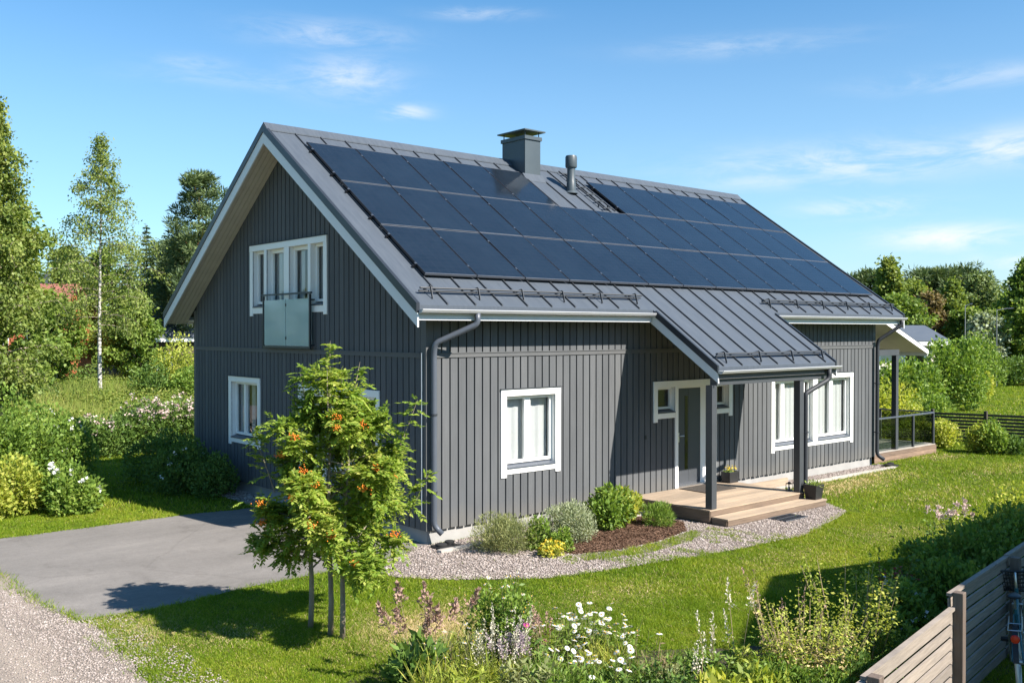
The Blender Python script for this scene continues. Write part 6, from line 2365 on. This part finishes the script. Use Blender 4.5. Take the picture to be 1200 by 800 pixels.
stems_plant('rose_bush', 'thin young rose beside the faded pink plant', x, y, 7, .7, .2, M['twig'], [('leaves', 'dark_leaf', 22, .08, .55, .2, 1, .3)], GS, 'shrub', 265)
for o in dz + sm + th:
    bpy.data.objects.remove(o, do_unlink=True)

# ------------------------------------------------------------------ light, sky, camera
SUNV = Vector((.68, -2.15, 1.99)).normalized()
sun = bpy.data.lights.new('sun', 'SUN')
sun.energy = 5.0
sun.angle = math.radians(.53)
sun.color = (1.0, .928, .835)
so = bpy.data.objects.new('sun', sun)
COL.objects.link(so)
so.rotation_euler = SUNV.to_track_quat('Z', 'Y').to_euler()

world = bpy.data.worlds.new('World')
SC.world = world
world.use_nodes = True
nt = world.node_tree
for n in list(nt.nodes): nt.nodes.remove(n)
sky = nt.nodes.new('ShaderNodeTexSky')
sky.sky_type = 'NISHITA'
sky.sun_disc = False
sky.sun_elevation = math.asin(SUNV.z)
sky.sun_rotation = math.atan2(SUNV.x, SUNV.y)
sky.altitude = 50
sky.air_density = 1.0
sky.dust_density = .2
sky.ozone_density = 1.6
tc = nt.nodes.new('ShaderNodeTexCoord')
sep = nt.nodes.new('ShaderNodeSeparateXYZ')
nt.links.new(tc.outputs['Generated'], sep.inputs[0])


def mth(op, a, b=None, c=None):
    n = nt.nodes.new('ShaderNodeMath'); n.operation = op
    for i, v in enumerate((a, b, c)):
        if v is None: continue
        if hasattr(v, 'is_linked'): nt.links.new(v, n.inputs[i])
        else: n.inputs[i].default_value = v
    return n.outputs[0]


# thin high cloud: wisps gathered in a few parts of the sky, placed by compass bearing and height
az = mth('ARCTAN2', sep.outputs[0], sep.outputs[1])
el = mth('ARCSINE', sep.outputs[2])
cmb = nt.nodes.new('ShaderNodeCombineXYZ')
nt.links.new(az, cmb.inputs[0]); nt.links.new(el, cmb.inputs[1])
mp = nt.nodes.new('ShaderNodeMapping')
mp.inputs['Rotation'].default_value = (0, 0, math.radians(-9))
mp.inputs['Scale'].default_value = (9, 34, 1)
nt.links.new(cmb.outputs[0], mp.inputs['Vector'])
n1 = noise(nt, 1.0, 8, .62, mp.outputs[0], .9)
n3 = noise(nt, 3.2, 6, .65, mp.outputs[0], .5)
tot = None
for (bear, elev, su, sv, amt) in CLOUDS:
    u_ = mth('MULTIPLY', mth('SUBTRACT', az, math.radians(bear)), 1 / math.radians(su))
    v_ = mth('MULTIPLY', mth('SUBTRACT', el, math.radians(elev)), 1 / math.radians(sv))
    g_ = mth('MULTIPLY', mth('EXPONENT', mth('MULTIPLY', mth('ADD', mth('MULTIPLY', u_, u_), mth('MULTIPLY', v_, v_)), -1)), amt)
    tot = g_ if tot is None else mth('MAXIMUM', tot, g_)
wisp = ramp(nt, mth('ADD', mth('MULTIPLY', n1, .75), mth('MULTIPLY', n3, .25)), [(.36, (0, 0, 0)), (.66, (1, 1, 1))], 'EASE')
cf = mth('MINIMUM', mth('MULTIPLY', wisp, tot), .9)
hz_ = ramp(nt, sep.outputs[2], [(.0, (.75, .75, .75)), (.10, (.34, .34, .34)), (.34, (.0, .0, .0))])
skyb = mixc(nt, 1.0, sky.outputs[0], (.73, 1.30, 1.58), 'MULTIPLY')
skyc = mixc(nt, hz_, skyb, (6.3, 7.2, 7.9))
skyc = mixc(nt, cf, skyc, (8.6, 8.8, 9.0))
bg = nt.nodes.new('ShaderNodeBackground')
bg.inputs['Strength'].default_value = .05
nt.links.new(skyc, bg.inputs['Color'])
wo = nt.nodes.new('ShaderNodeOutputWorld')
nt.links.new(bg.outputs[0], wo.inputs['Surface'])

cam = bpy.data.cameras.new('camera')
cam.sensor_width = 36
cam.lens = 36 * FPX / 1200
cam.clip_start = .1
cam.clip_end = 2000
co = bpy.data.objects.new('camera', cam)
COL.objects.link(co)
co.location = (CAMX, CAMY, CAMZ)
co.rotation_euler = (PI / 2 + PITCH, 0, -YAW)
SC.camera = co

SC.view_settings.view_transform = 'Standard'
SC.view_settings.look = 'None'
SC.view_settings.gamma = 1
SC.view_settings.exposure = EXPOSURE
SC.view_settings.use_curve_mapping = False
SC.render.engine = 'CYCLES'
SC.cycles.max_bounces = 7
SC.cycles.transparent_max_bounces = 12
SC.cycles.use_denoising = True
